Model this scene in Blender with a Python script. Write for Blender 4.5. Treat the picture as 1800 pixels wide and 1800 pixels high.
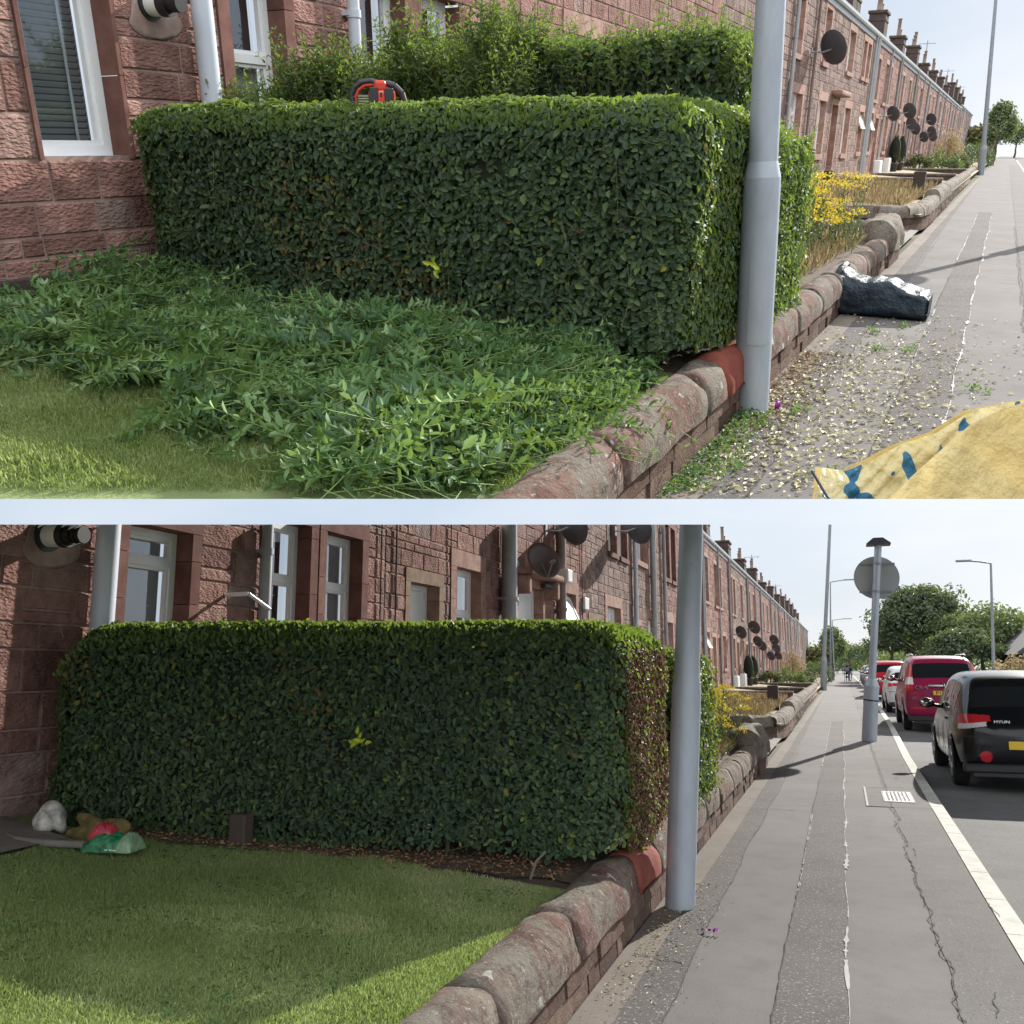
import bpy, bmesh, math, random
import numpy as np
from mathutils import Matrix, Vector, Euler
R_ = math.radians
PI = math.pi
random.seed(7)
sc = bpy.context.scene
for o in list(bpy.data.objects):
    bpy.data.objects.remove(o)

# ------------------------------------------------------------------ camera
EYE = 1.6
FOC = 1600.0 / 1800.0


def view_rot(vx, vy):
    """rotation camera(X right, Y forward, Z up) -> place, street along +Y"""
    th = math.atan((vy - 900) / 1600.0)
    psi = math.atan((vx - 900) / math.hypot(1600, vy - 900))
    return Matrix.Rotation(-psi, 3, 'Z').inverted() @ Matrix.Rotation(th, 3, 'X'), th, psi


RL, thL, psiL = view_rot(1481, 1171)
RU, thU, psiU = view_rot(1770, 262)
cam_d = bpy.data.cameras.new('camera')
cam = bpy.data.objects.new('camera', cam_d)
sc.collection.objects.link(cam)
sc.camera = cam
cam_d.sensor_width = 36
cam_d.lens = 36 * FOC
cam_d.clip_start = 0.05
cam_d.clip_end = 6000
cam.matrix_world = Matrix.Translation((0, 0, EYE)) @ (RL @ Matrix.Rotation(R_(90), 3, 'X')).to_4x4()

# the lower street is the world's own frame; the upper street is a second terrace that climbs behind it
T_ = Matrix.Translation((0, 0, EYE))
M_LOW = Matrix.Identity(4)
M_UP = T_ @ (RL @ RU.inverted()).to_4x4() @ T_.inverted()

# ------------------------------------------------------------------ world + suns
SUN_L = Vector((0.245, 0.85, 0.42)).normalized()
SUN_U = Vector((0.25, 0.84, 0.43)).normalized()
world = bpy.data.worlds.new('World')
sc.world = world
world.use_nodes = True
wn = world.node_tree
wn.nodes.clear()
wo = wn.nodes.new('ShaderNodeOutputWorld')
wb = wn.nodes.new('ShaderNodeBackground')
sky = wn.nodes.new('ShaderNodeTexSky')
sky.sky_type = 'NISHITA'
sky.sun_disc = False
sky.sun_elevation = math.asin(SUN_L.z)
sky.sun_rotation = math.atan2(SUN_L.x, SUN_L.y)
sky.altitude = 0
sky.air_density = 1.0
sky.dust_density = 1.6
sky.ozone_density = 1.5
# haze over the sky, with invented fill brightness added overhead and behind the camera
sk_g = wn.nodes.new('ShaderNodeVectorMath')
sk_g.operation = 'SCALE'
sk_g.inputs['Scale'].default_value = 0.008
wn.links.new(sky.outputs[0], sk_g.inputs[0])
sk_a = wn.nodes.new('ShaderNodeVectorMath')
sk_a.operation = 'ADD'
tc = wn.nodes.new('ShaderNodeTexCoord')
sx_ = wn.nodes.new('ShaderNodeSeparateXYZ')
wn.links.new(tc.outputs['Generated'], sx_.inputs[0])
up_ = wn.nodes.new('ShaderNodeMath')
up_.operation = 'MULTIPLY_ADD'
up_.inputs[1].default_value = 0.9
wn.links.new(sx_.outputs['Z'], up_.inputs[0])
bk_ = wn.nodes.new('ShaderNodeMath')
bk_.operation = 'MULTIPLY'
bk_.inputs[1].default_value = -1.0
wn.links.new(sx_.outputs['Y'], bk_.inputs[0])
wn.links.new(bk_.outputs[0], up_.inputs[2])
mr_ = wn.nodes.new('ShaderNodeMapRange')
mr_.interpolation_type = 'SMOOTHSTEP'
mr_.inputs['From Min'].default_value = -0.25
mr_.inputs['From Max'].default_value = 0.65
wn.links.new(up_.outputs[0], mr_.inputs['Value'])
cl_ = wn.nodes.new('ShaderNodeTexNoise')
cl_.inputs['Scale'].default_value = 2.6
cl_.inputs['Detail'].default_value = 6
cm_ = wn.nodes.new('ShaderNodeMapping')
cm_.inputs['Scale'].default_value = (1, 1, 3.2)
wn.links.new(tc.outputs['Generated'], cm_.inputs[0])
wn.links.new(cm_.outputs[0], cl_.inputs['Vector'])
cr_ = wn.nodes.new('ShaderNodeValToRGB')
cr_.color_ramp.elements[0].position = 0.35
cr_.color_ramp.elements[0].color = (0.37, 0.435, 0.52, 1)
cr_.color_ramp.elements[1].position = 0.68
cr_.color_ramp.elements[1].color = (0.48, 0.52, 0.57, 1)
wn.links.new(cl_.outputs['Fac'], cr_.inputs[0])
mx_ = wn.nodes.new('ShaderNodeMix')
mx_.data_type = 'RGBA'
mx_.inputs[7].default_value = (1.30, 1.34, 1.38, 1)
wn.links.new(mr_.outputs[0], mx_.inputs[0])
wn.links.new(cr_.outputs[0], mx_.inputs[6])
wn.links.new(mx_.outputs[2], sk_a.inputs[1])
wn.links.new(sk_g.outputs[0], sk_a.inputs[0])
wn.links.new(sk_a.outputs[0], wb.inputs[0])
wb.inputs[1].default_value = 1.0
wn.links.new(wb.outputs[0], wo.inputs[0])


def add_sun(name, d, col):
    ld = bpy.data.lights.new(name, 'SUN')
    ld.energy = 5.2
    ld.angle = R_(0.5)
    ld.color = (1.0, 0.95, 0.87)
    lo = bpy.data.objects.new(name, ld)
    sc.collection.objects.link(lo)
    lo.rotation_euler = d.to_track_quat('Z', 'Y').to_euler()
    # two streets, two moments of the day: each sun lights and shades its own street
    lo.light_linking.receiver_collection = col
    lo.light_linking.blocker_collection = col
    return lo


COL_L = bpy.data.collections.new('lower_street')
COL_U = bpy.data.collections.new('upper_street')
sc.collection.children.link(COL_L)
sc.collection.children.link(COL_U)
add_sun('sun_lower', SUN_L, COL_L)
add_sun('sun_upper', (M_UP.to_3x3() @ SUN_U), COL_U)
sc.view_settings.view_transform = 'Standard'
sc.view_settings.look = 'None'
sc.view_settings.exposure = 0.6
sc.view_settings.gamma = 1.0
sc.cycles.max_bounces = 5
sc.cycles.diffuse_bounces = 3
sc.cycles.glossy_bounces = 3
sc.cycles.transmission_bounces = 4
sc.cycles.transparent_max_bounces = 4
sc.cycles.use_denoising = True

# ------------------------------------------------------------------ materials
MATS = {}


class NT:
    def __init__(s, name):
        s.m = bpy.data.materials.new(name)
        s.m.use_nodes = True
        s.t = s.m.node_tree
        s.t.nodes.clear()
        s.out = s.n('ShaderNodeOutputMaterial')
        s.b = s.n('ShaderNodeBsdfPrincipled')
        s.t.links.new(s.b.outputs[0], s.out.inputs[0])

    def n(s, ty, **kw):
        x = s.t.nodes.new(ty)
        for k, v in kw.items():
            setattr(x, k, v)
        return x

    def l(s, a, b):
        s.t.links.new(a, b)

    def coord(s, kind='Object', scale=(1, 1, 1), rot=(0, 0, 0)):
        c = s.n('ShaderNodeTexCoord')
        m = s.n('ShaderNodeMapping')
        m.inputs['Scale'].default_value = scale
        m.inputs['Rotation'].default_value = rot
        s.l(c.outputs[kind], m.inputs[0])
        return m.outputs[0]

    def noise(s, vec, scale, detail=4, rough=0.6):
        x = s.n('ShaderNodeTexNoise')
        x.inputs['Scale'].default_value = scale
        x.inputs['Detail'].default_value = detail
        x.inputs['Roughness'].default_value = rough
        if vec is not None:
            s.l(vec, x.inputs['Vector'])
        return x.outputs['Fac']

    def ramp(s, fac, stops, interp='LINEAR'):
        r = s.n('ShaderNodeValToRGB')
        r.color_ramp.interpolation = interp
        e = r.color_ramp.elements
        while len(e) > 1:
            e.remove(e[-1])
        e[0].position = stops[0][0]
        e[0].color = (*stops[0][1], 1)
        for p, c in stops[1:]:
            k = e.new(p)
            k.color = (*c, 1)
        s.l(fac, r.inputs[0])
        return r.outputs[0]

    def mix(s, fac, a, b, mode='MIX'):
        x = s.n('ShaderNodeMix', data_type='RGBA', blend_type=mode)
        for i, v in ((0, fac), (6, a), (7, b)):
            if isinstance(v, (int, float)):
                x.inputs[i].default_value = v
            elif isinstance(v, tuple):
                x.inputs[i].default_value = (*v, 1)
            else:
                s.l(v, x.inputs[i])
        return x.outputs[2]

    def bump(s, h, strength, dist=0.01, prev=None):
        x = s.n('ShaderNodeBump')
        x.inputs['Strength'].default_value = strength
        x.inputs['Distance'].default_value = dist
        s.l(h, x.inputs['Height'])
        if prev is not None:
            s.l(prev, x.inputs['Normal'])
        s.l(x.outputs[0], s.b.inputs['Normal'])
        return x.outputs[0]

    def col(s, c):
        if isinstance(c, tuple):
            s.b.inputs['Base Color'].default_value = (*c, 1)
        else:
            s.l(c, s.b.inputs['Base Color'])

    def set(s, **kw):
        for k, v in kw.items():
            s.b.inputs[k.replace('_', ' ')].default_value = v

    def attr(s, name='v'):
        a = s.n('ShaderNodeAttribute')
        a.attribute_name = name
        return a.outputs['Fac']


def c3(h):
    """sRGB 0-255 triple -> linear"""
    return tuple(((x / 255) / 12.92 if x / 255 <= .04045 else ((x / 255 + .055) / 1.055) ** 2.4) for x in h)


def simple(name, col, rough=0.6, metal=0.0, var=0.12, scale=6, bump=0.0, bscale=60, **kw):
    t = NT(name)
    v = t.coord()
    n = t.noise(v, scale, 5)
    dark = tuple(x * (1 - var) for x in col)
    light = tuple(min(1, x * (1 + var)) for x in col)
    t.col(t.ramp(n, [(0.3, dark), (0.7, light)]))
    t.set(Roughness=rough, Metallic=metal, **kw)
    if bump:
        t.bump(t.noise(v, bscale, 3), bump)
    MATS[name] = t.m
    return t.m


def mat_leaf(name, stops, trans=0.3, rough=0.45):
    green = name in ('hedge_leaf', 'clip_leaf', 'tree_leaf', 'dark_tree_leaf', 'grass_blade')
    t = NT(name)
    a = t.attr()
    c = t.ramp(a, stops)
    t.col(c)
    t.set(Roughness=rough)
    t.b.inputs['Specular IOR Level'].default_value = 0.4
    tr = t.n('ShaderNodeBsdfTranslucent')
    cc = t.mix(0.6 if green else 0.0, c, (0.30, 0.42, 0.03), 'MIX')
    t.l(cc, tr.inputs[0])
    ms = t.n('ShaderNodeMixShader')
    ms.inputs[0].default_value = trans
    t.l(t.b.outputs[0], ms.inputs[1])
    t.l(tr.outputs[0], ms.inputs[2])
    t.l(ms.outputs[0], t.out.inputs[0])
    MATS[name] = t.m
    return t.m


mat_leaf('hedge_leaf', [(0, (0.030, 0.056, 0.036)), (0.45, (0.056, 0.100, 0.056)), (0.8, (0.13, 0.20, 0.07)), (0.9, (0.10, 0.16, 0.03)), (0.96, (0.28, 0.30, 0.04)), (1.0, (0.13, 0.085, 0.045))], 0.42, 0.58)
mat_leaf('hedge_leaf_brown', [(0, (0.10, 0.13, 0.03)), (0.25, (0.16, 0.13, 0.05)), (0.5, (0.22, 0.12, 0.08)), (1.0, (0.30, 0.19, 0.13))], 0.2, 0.7)
mat_leaf('clip_leaf', [(0, (0.028, 0.07, 0.035)), (0.5, (0.075, 0.16, 0.06)), (0.85, (0.13, 0.25, 0.08)), (1.0, (0.25, 0.37, 0.18))], 0.28, 0.6)
mat_leaf('yellow_leaf', [(0, (0.3, 0.38, 0.03)), (1, (0.5, 0.55, 0.05))], 0.3)
mat_leaf('tree_leaf', [(0, (0.07, 0.10, 0.06)), (0.6, (0.13, 0.17, 0.085)), (1, (0.20, 0.24, 0.11))], 0.25, 0.6)
mat_leaf('dark_tree_leaf', [(0, (0.05, 0.075, 0.055)), (1, (0.11, 0.145, 0.085))], 0.2, 0.6)
mat_leaf('bush_leaf', [(0, (0.07, 0.10, 0.04)), (0.6, (0.14, 0.17, 0.07)), (1, (0.35, 0.30, 0.14))], 0.25, 0.6)
mat_leaf('dry_grass_blade', [(0, (0.24, 0.17, 0.08)), (0.6, (0.42, 0.33, 0.18)), (1, (0.58, 0.48, 0.28))], 0.25, 0.7)
mat_leaf('grass_blade', [(0, (0.19, 0.25, 0.09)), (0.5, (0.30, 0.38, 0.15)), (0.85, (0.42, 0.47, 0.22)), (1, (0.58, 0.55, 0.34))], 0.4, 0.75)
mat_leaf('flower_yellow', [(0, (0.60, 0.45, 0.03)), (1, (0.85, 0.70, 0.08))], 0.2, 0.7)
mat_leaf('fallen_leaf', [(0, (0.16, 0.15, 0.06)), (0.4, (0.36, 0.33, 0.17)), (1, (0.66, 0.62, 0.42))], 0.1, 0.7)
mat_leaf('litter_brown', [(0, (0.14, 0.07, 0.04)), (1, (0.36, 0.20, 0.10))], 0.1, 0.8)
simple('twig', (0.10, 0.10, 0.05), 0.8)
simple('green_stem', (0.13, 0.20, 0.05), 0.6)
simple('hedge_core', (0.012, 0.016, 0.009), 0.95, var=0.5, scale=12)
simple('bark', (0.10, 0.08, 0.06), 0.95, bump=0.5, scale=9)
simple('soil', (0.07, 0.05, 0.035), 0.95, var=0.5, scale=14, bump=0.8, bscale=40)
simple('white_upvc', (0.80, 0.82, 0.84), 0.3, var=0.03)
simple('white_paint', (0.78, 0.79, 0.80), 0.4, var=0.05)
simple('gutter_paint', (0.42, 0.45, 0.48), 0.45, var=0.1)
simple('pipe_white', (0.52, 0.56, 0.64), 0.35, var=0.05, scale=3)
simple('pipe_grey', (0.33, 0.34, 0.36), 0.5, var=0.12)
simple('pipe_brown', (0.20, 0.14, 0.12), 0.5)
t = NT('galvanised')
v = t.coord(scale=(1, 1, .35))
c = t.ramp(t.noise(v, 6, 6, .7), [(.3, (0.30, 0.335, 0.385)), (.7, (0.39, 0.43, 0.49))])
v2 = t.coord()
c = t.mix(t.ramp(t.noise(v2, 16, 5, .8), [(.66, (0, 0, 0)), (.72, (.7, .7, .7))]), c, (0.12, 0.11, 0.11))
c = t.mix(t.ramp(t.noise(t.coord(scale=(9, 9, 1.2)), 2, 4, .6), [(.62, (0, 0, 0)), (.75, (.5, .5, .5))]), c, (0.44, 0.46, 0.49))
t.col(c)
t.set(Roughness=.5, Metallic=.25)
t.bump(t.noise(v2, 25, 3), .12, .01)
MATS['galvanised'] = t.m
simple('galvanised_far', (0.23, 0.25, 0.28), 0.6, metal=0.2)
simple('black_plastic', (0.015, 0.015, 0.017), 0.45)
simple('dark_rubber', (0.02, 0.02, 0.022), 0.8)
simple('dish_brown', (0.10, 0.06, 0.055), 0.5, var=0.15)
simple('dish_grey', (0.06, 0.06, 0.07), 0.5)
simple('slate', (0.045, 0.045, 0.05), 0.7, bump=0.4, bscale=8)
simple('fence_wood', (0.055, 0.04, 0.035), 0.9, bump=0.5)
simple('wire', (0.10, 0.07, 0.05), 0.7)
simple('door_red', (0.10, 0.03, 0.03), 0.5)
simple('door_dark', (0.03, 0.03, 0.045), 0.4)
simple('blind', (0.46, 0.48, 0.50), 0.5, var=0.04)
simple('room_dark', (0.09, 0.095, 0.105), 0.9)
simple('curtain', (0.45, 0.46, 0.46), 0.8, var=0.1, scale=3)
simple('dry_ground', (0.30, 0.24, 0.15), 0.95, var=0.35, scale=3, bump=0.5, bscale=25)
simple('earth_ground', (0.10, 0.11, 0.06), 0.95, var=0.3, scale=0.3)
simple('concrete', (0.15, 0.14, 0.13), 0.9, var=0.18, scale=5, bump=0.4, bscale=70)
simple('skin', (0.45, 0.28, 0.20), 0.6)
simple('cloth_dark', (0.03, 0.035, 0.06), 0.9)
simple('cloth_grey', (0.22, 0.22, 0.26), 0.9)
simple('hair', (0.03, 0.02, 0.015), 0.7)
simple('ceramic_vent', (0.75, 0.76, 0.76), 0.35)
simple('tool_red', (0.62, 0.05, 0.03), 0.35)
simple('tool_black', (0.03, 0.03, 0.04), 0.4)
simple('white_rock', (0.36, 0.35, 0.33), 0.9, var=0.7, scale=16, bump=1.0, bscale=22)
simple('moss_wood', (0.13, 0.10, 0.035), 0.95, var=0.6, scale=12, bump=0.9, bscale=25)
simple('purple_foil', (0.25, 0.03, 0.25), 0.25, metal=0.5)
simple('bag_green', (0.02, 0.15, 0.07), 0.3, var=0.6, scale=24, bump=1.0, bscale=16)
simple('bag_red', (0.36, 0.03, 0.05), 0.3, var=0.6, scale=28, bump=1.0, bscale=16)
simple('bag_pale', (0.16, 0.26, 0.16), 0.35, var=0.4, scale=20, bump=1.0, bscale=16)
simple('brown_post', (0.05, 0.035, 0.03), 0.8)
simple('iron_cover', (0.20, 0.20, 0.19), 0.55, metal=0.5, bump=0.4, bscale=90)
simple('lens_red', (0.45, 0.02, 0.03), 0.15)
simple('lens_clear', (0.62, 0.58, 0.60), 0.12)
simple('chrome', (0.6, 0.6, 0.62), 0.15, metal=1.0, var=0.02)
simple('wheel_rim', (0.35, 0.36, 0.38), 0.3, metal=0.8)
simple('plate_yellow', (0.75, 0.50, 0.03), 0.45, var=0.02)
simple('plate_white', (0.75, 0.75, 0.72), 0.45, var=0.02)
simple('ink', (0.01, 0.01, 0.01), 0.5)
simple('kerb_stone', (0.43, 0.42, 0.38), 0.85, var=0.2, scale=8, bump=0.4, bscale=60)
simple('sealing_line', (0.31, 0.30, 0.29), 0.85, var=0.1)
simple('crack', (0.03, 0.028, 0.026), 0.95)
simple('chimney_pot', (0.26, 0.18, 0.14), 0.8)
simple('sign_back', (0.33, 0.34, 0.35), 0.5, metal=0.2, var=0.06, scale=2)


def paint(name, col, metal=0.0, rough=0.35):
    t = NT(name)
    v = t.coord()
    n = t.noise(v, 3, 4)
    t.col(t.ramp(n, [(0.3, tuple(x * .92 for x in col)), (0.7, col)]))
    t.set(Roughness=rough, Metallic=metal)
    t.b.inputs['Specular IOR Level'].default_value = 0.3
    t.b.inputs['Coat Weight'].default_value = 0.25
    t.b.inputs['Coat Roughness'].default_value = 0.04
    MATS[name] = t.m


paint('paint_black', (0.006, 0.007, 0.010), 0, .2)
paint('paint_magenta', (0.24, 0.010, 0.055))
paint('paint_red', (0.36, 0.010, 0.02))
paint('paint_silver', (0.42, 0.44, 0.47), 0.6)
paint('paint_white', (0.70, 0.72, 0.74), 0.0)
paint('paint_blue', (0.03, 0.05, 0.12))

t = NT('car_glass')
t.col((0.012, 0.014, 0.018))
t.set(Roughness=0.04)
t.b.inputs['Coat Weight'].default_value = 0.5
MATS['car_glass'] = t.m

# window glass: sees the room, mirrors the street
t = NT('window_glass')
gl = t.n('ShaderNodeBsdfGlossy')
gl.inputs['Roughness'].default_value = 0.01
gl.inputs['Color'].default_value = (0.9, 0.93, 0.97, 1)
tp = t.n('ShaderNodeBsdfTransparent')
tp.inputs[0].default_value = (0.82, 0.86, 0.88, 1)
lw = t.n('ShaderNodeLayerWeight')
lw.inputs[0].default_value = 0.5
fr = t.n('ShaderNodeMapRange')
fr.interpolation_type = 'SMOOTHSTEP'
fr.inputs['From Min'].default_value = 0.15
fr.inputs['From Max'].default_value = 1.05
fr.inputs['To Min'].default_value = 0.10
fr.inputs['To Max'].default_value = 0.85
t.l(lw.outputs['Facing'], fr.inputs['Value'])
v = t.coord(scale=(1, .5, .5))
bp = t.n('ShaderNodeBump')
bp.inputs['Strength'].default_value = 0.08
bp.inputs['Distance'].default_value = 0.05
t.l(t.noise(v, 3, 2), bp.inputs['Height'])
t.l(bp.outputs[0], gl.inputs['Normal'])
ms = t.n('ShaderNodeMixShader')
t.l(fr.outputs[0], ms.inputs[0])
t.l(tp.outputs[0], ms.inputs[1])
t.l(gl.outputs[0], ms.inputs[2])
t.l(ms.outputs[0], t.out.inputs[0])
MATS['window_glass'] = t.m


def mat_stone(name, stops, bump=1.0, bd=0.02, chisel=True, lichen=0.0, dirt=0.35, scale=1.0):
    t = NT(name)
    v = t.coord()
    a = t.attr()
    c = t.ramp(a, stops)
    n1 = t.noise(v, 5 * scale, 6, 0.65)
    c = t.mix(t.ramp(n1, [(0.35, (1, 1, 1)), (0.75, (0, 0, 0))]), c, (0.55, 0.5, 0.5), 'MULTIPLY')
    n2 = t.noise(v, 1.3, 5, 0.7)
    f2 = t.ramp(n2, [(0.5, (0, 0, 0)), (0.72, (dirt, dirt, dirt))])
    c = t.mix(f2, c, (0.07, 0.06, 0.055))
    if lichen:
        vv = t.n('ShaderNodeTexVoronoi')
        vv.inputs['Scale'].default_value = 7
        vd = t.n('ShaderNodeVectorMath', operation='ADD')
        nn = t.n('ShaderNodeTexNoise')
        nn.inputs['Scale'].default_value = 8
        t.l(v, nn.inputs['Vector'])
        sc_ = t.n('ShaderNodeVectorMath', operation='SCALE')
        sc_.inputs['Scale'].default_value = 0.22
        t.l(nn.outputs['Color'], sc_.inputs[0])
        t.l(v, vd.inputs[0])
        t.l(sc_.outputs[0], vd.inputs[1])
        t.l(vd.outputs[0], vv.inputs['Vector'])
        lf = t.ramp(vv.outputs['Distance'], [(0.16 * lichen, (1, 1, 1)), (0.22 * lichen, (0, 0, 0))])
        n4 = t.noise(v, 2.1, 3)
        lg = t.ramp(n4, [(0.5, (0, 0, 0)), (0.56, (1, 1, 1))])
        f = t.mix(1.0, lf, lg, 'MULTIPLY')
        c = t.mix(f, c, (0.55, 0.56, 0.52))
        # grey-green algae on the road side
        sx = t.n('ShaderNodeSeparateXYZ')
        t.l(v, sx.inputs[0])
        n5 = t.noise(v, 3.2, 6, 0.75)
        fa = t.ramp(n5, [(0.40, (0, 0, 0)), (0.56, (0.9, 0.9, 0.9))])
        c = t.mix(fa, c, (0.20, 0.185, 0.155))
        n7 = t.noise(v, 11, 6, 0.8)
        c = t.mix(t.ramp(n7, [(0.52, (0, 0, 0)), (0.66, (0.85, 0.85, 0.85))]), c, (0.055, 0.045, 0.042))
        n8 = t.noise(v, 38, 3, 0.6)
        c = t.mix(t.ramp(n8, [(0.60, (0, 0, 0)), (0.66, (0.6, 0.6, 0.6))]), c, (0.36, 0.33, 0.29))
    t.col(c)
    t.set(Roughness=0.92)
    t.b.inputs['Specular IOR Level'].default_value = 0.15
    if chisel:
        vc = t.coord(scale=(18, 26, 60), rot=(R_(38), 0, 0))
        h1 = t.noise(vc, 1.0, 3, 0.5)
        hc = t.noise(v, 9, 3, 0.5)
        ad = t.n('ShaderNodeMath', operation='ADD')
        t.l(h1, ad.inputs[0])
        t.l(hc, ad.inputs[1])
        t.bump(ad.outputs[0], bump, bd)
    else:
        t.bump(t.noise(v, 34, 6, 0.7), bump, bd)
    MATS[name] = t.m


RED = [(0, (0.25, 0.140, 0.120)), (0.3, (0.34, 0.190, 0.160)), (0.6, (0.41, 0.235, 0.20)), (0.85, (0.46, 0.28, 0.24)), (1, (0.33, 0.245, 0.215))]
BROWN = [(0, (0.23, 0.165, 0.145)), (0.5, (0.33, 0.24, 0.21)), (1, (0.41, 0.31, 0.27))]
mat_stone('red_block', RED, 0.9, 0.03)
mat_stone('brown_block', BROWN, 0.9, 0.03)
mat_stone('mortar', [(0, (0.38, 0.28, 0.25)), (1, (0.46, 0.35, 0.31))], 0.5, 0.01, False)
mat_stone('dressed_red', [(0, (0.42, 0.26, 0.21)), (1, (0.50, 0.33, 0.275))], 0.3, 0.01, False, dirt=0.2)
mat_stone('dressed_dark', [(0, (0.20, 0.10, 0.085)), (1, (0.27, 0.145, 0.12))], 0.3, 0.01, False, dirt=0.2)
mat_stone('dressed_buff', [(0, (0.33, 0.24, 0.18)), (1, (0.40, 0.29, 0.22))], 0.3, 0.01, False, dirt=0.2)
mat_stone('grey_plinth', [(0, (0.08, 0.065, 0.065)), (1, (0.13, 0.10, 0.095))], 0.6, 0.02, False)
mat_stone('coping_red', [(0, (0.17, 0.085, 0.068)), (0.5, (0.22, 0.12, 0.098)), (1, (0.26, 0.16, 0.13))], 1.0, 0.03, False, lichen=1.0, dirt=0.5)
mat_stone('coping_painted', [(0, (0.26, 0.075, 0.055)), (1, (0.28, 0.09, 0.07))], 0.5, 0.01, False, dirt=0.2)
mat_stone('coping_grey', [(0, (0.15, 0.115, 0.09)), (1, (0.25, 0.20, 0.165))], 0.9, 0.02, False, lichen=0.8, dirt=0.4)
mat_stone('wall_rubble', [(0, (0.12, 0.08, 0.065)), (0.5, (0.19, 0.13, 0.10)), (1, (0.26, 0.19, 0.15))], 1.0, 0.03, False, dirt=0.5)
mat_stone('chimney_stone', [(0, (0.10, 0.075, 0.068)), (1, (0.16, 0.12, 0.105))], 0.6, 0.02, False)


def mat_tarmac(name, a, b, speck, fine=90, bump=0.5, thr=0.62):
    t = NT(name)
    v = t.coord()
    n = t.noise(v, 1.2, 5, 0.6)
    c = t.ramp(n, [(0.3, a), (0.7, b)])
    n2 = t.noise(v, fine, 2, 0.5)
    f = t.ramp(n2, [(thr, (0, 0, 0)), (thr + .05, (1, 1, 1))])
    c = t.mix(f, c, speck)
    n3 = t.noise(v, fine * .7, 2, 0.5)
    f3 = t.ramp(n3, [(0.30, (1, 1, 1)), (0.36, (0, 0, 0))])
    c = t.mix(f3, c, tuple(x * .35 for x in a))
    n6 = t.noise(v, 4.5, 4, 0.6)
    c = t.mix(t.ramp(n6, [(0.50, (0, 0, 0)), (0.72, (.35, .35, .35))]), c, tuple(x * .55 for x in a))
    n9 = t.noise(v, 22, 5, 0.75)
    c = t.mix(t.ramp(n9, [(0.60, (0, 0, 0)), (0.70, (.45, .45, .45))]), c, tuple(x * .5 for x in a))
    n10 = t.noise(v, 0.7, 4, 0.7)
    c = t.mix(t.ramp(n10, [(0.45, (0, 0, 0)), (0.7, (.4, .4, .4))]), c, tuple(min(1, x * 1.35) for x in b))
    t.col(c)
    t.set(Roughness=0.9)
    t.b.inputs['Specular IOR Level'].default_value = 0.25
    t.bump(n2, bump, 0.004)
    MATS[name] = t.m


mat_tarmac('pave_smooth', (0.106, 0.099, 0.096), (0.132, 0.123, 0.119), (0.19, 0.18, 0.175), 130, 0.25, 0.68)
mat_tarmac('pave_coarse', (0.062, 0.056, 0.054), (0.088, 0.080, 0.077), (0.30, 0.28, 0.26), 75, 0.9, 0.62)
mat_tarmac('pave_mid', (0.086, 0.080, 0.078), (0.110, 0.103, 0.100), (0.23, 0.22, 0.21), 95, 0.6, 0.64)
mat_tarmac('pave_edge', (0.135, 0.112, 0.097), (0.175, 0.150, 0.130), (0.24, 0.21, 0.18), 60, 0.4, 0.66)
mat_tarmac('road_tarmac', (0.085, 0.085, 0.087), (0.115, 0.115, 0.117), (0.26, 0.26, 0.26), 60, 0.8, 0.64)

t = NT('lawn_soil')
v = t.coord()
n = t.noise(v, 2.5, 5)
t.col(t.ramp(n, [(0.3, (0.14, 0.19, 0.07)), (0.65, (0.20, 0.25, 0.10)), (0.8, (0.28, 0.26, 0.14))]))
t.set(Roughness=0.95)
t.bump(t.noise(v, 60, 4), 0.8, 0.02)
MATS['lawn_soil'] = t.m


def mat_fabric(name, a, b, rough, fold=3.0, bump=0.5, printed=None):
    t = NT(name)
    v = t.coord()
    n = t.noise(v, 3, 3)
    c = t.ramp(n, [(0.3, a), (0.7, b)])
    if printed:
        vv = t.n('ShaderNodeTexVoronoi')
        vv.inputs['Scale'].default_value = 4.2
        t.l(v, vv.inputs['Vector'])
        n3 = t.noise(t.coord(scale=(1, 1, .45), rot=(0, R_(35), 0)), 11, 0)
        f = t.ramp(n3, [(0.585, (0, 0, 0)), (0.60, (1, 1, 1))])
        c = t.mix(f, c, printed)
    t.col(c)
    t.set(Roughness=rough)
    w = t.coord(scale=(1, 1, 1))
    h = t.noise(w, 9, 6, 0.6)
    p = t.bump(h, min(1, bump * 1.8), 0.06)
    h2 = t.noise(w, 260, 1)
    t.bump(h2, 0.15, 0.002, p)
    tr = t.n('ShaderNodeBsdfTranslucent')
    t.l(c, tr.inputs[0])
    mm = t.n('ShaderNodeMixShader')
    mm.inputs[0].default_value = 0.3
    t.l(t.b.outputs[0], mm.inputs[1])
    t.l(tr.outputs[0], mm.inputs[2])
    t.l(mm.outputs[0], t.out.inputs[0])
    MATS[name] = t.m


mat_fabric('yellow_weave', (0.62, 0.46, 0.17), (0.74, 0.60, 0.28), 0.45)
mat_fabric('yellow_weave_inside', (0.72, 0.62, 0.30), (0.80, 0.70, 0.42), 0.45, printed=(0.03, 0.16, 0.30))
mat_fabric('navy_weave', (0.02, 0.035, 0.055), (0.04, 0.06, 0.085), 0.38, bump=0.8)

# ------------------------------------------------------------------ places and object helpers
PLACE = {'col': COL_L, 'roots': []}
ROOTS = {'L': [], 'U': []}
CUR = 'L'


def use(p):
    global CUR
    CUR = p


def link(o):
    (COL_L if CUR == 'L' else COL_U).objects.link(o)


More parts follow.
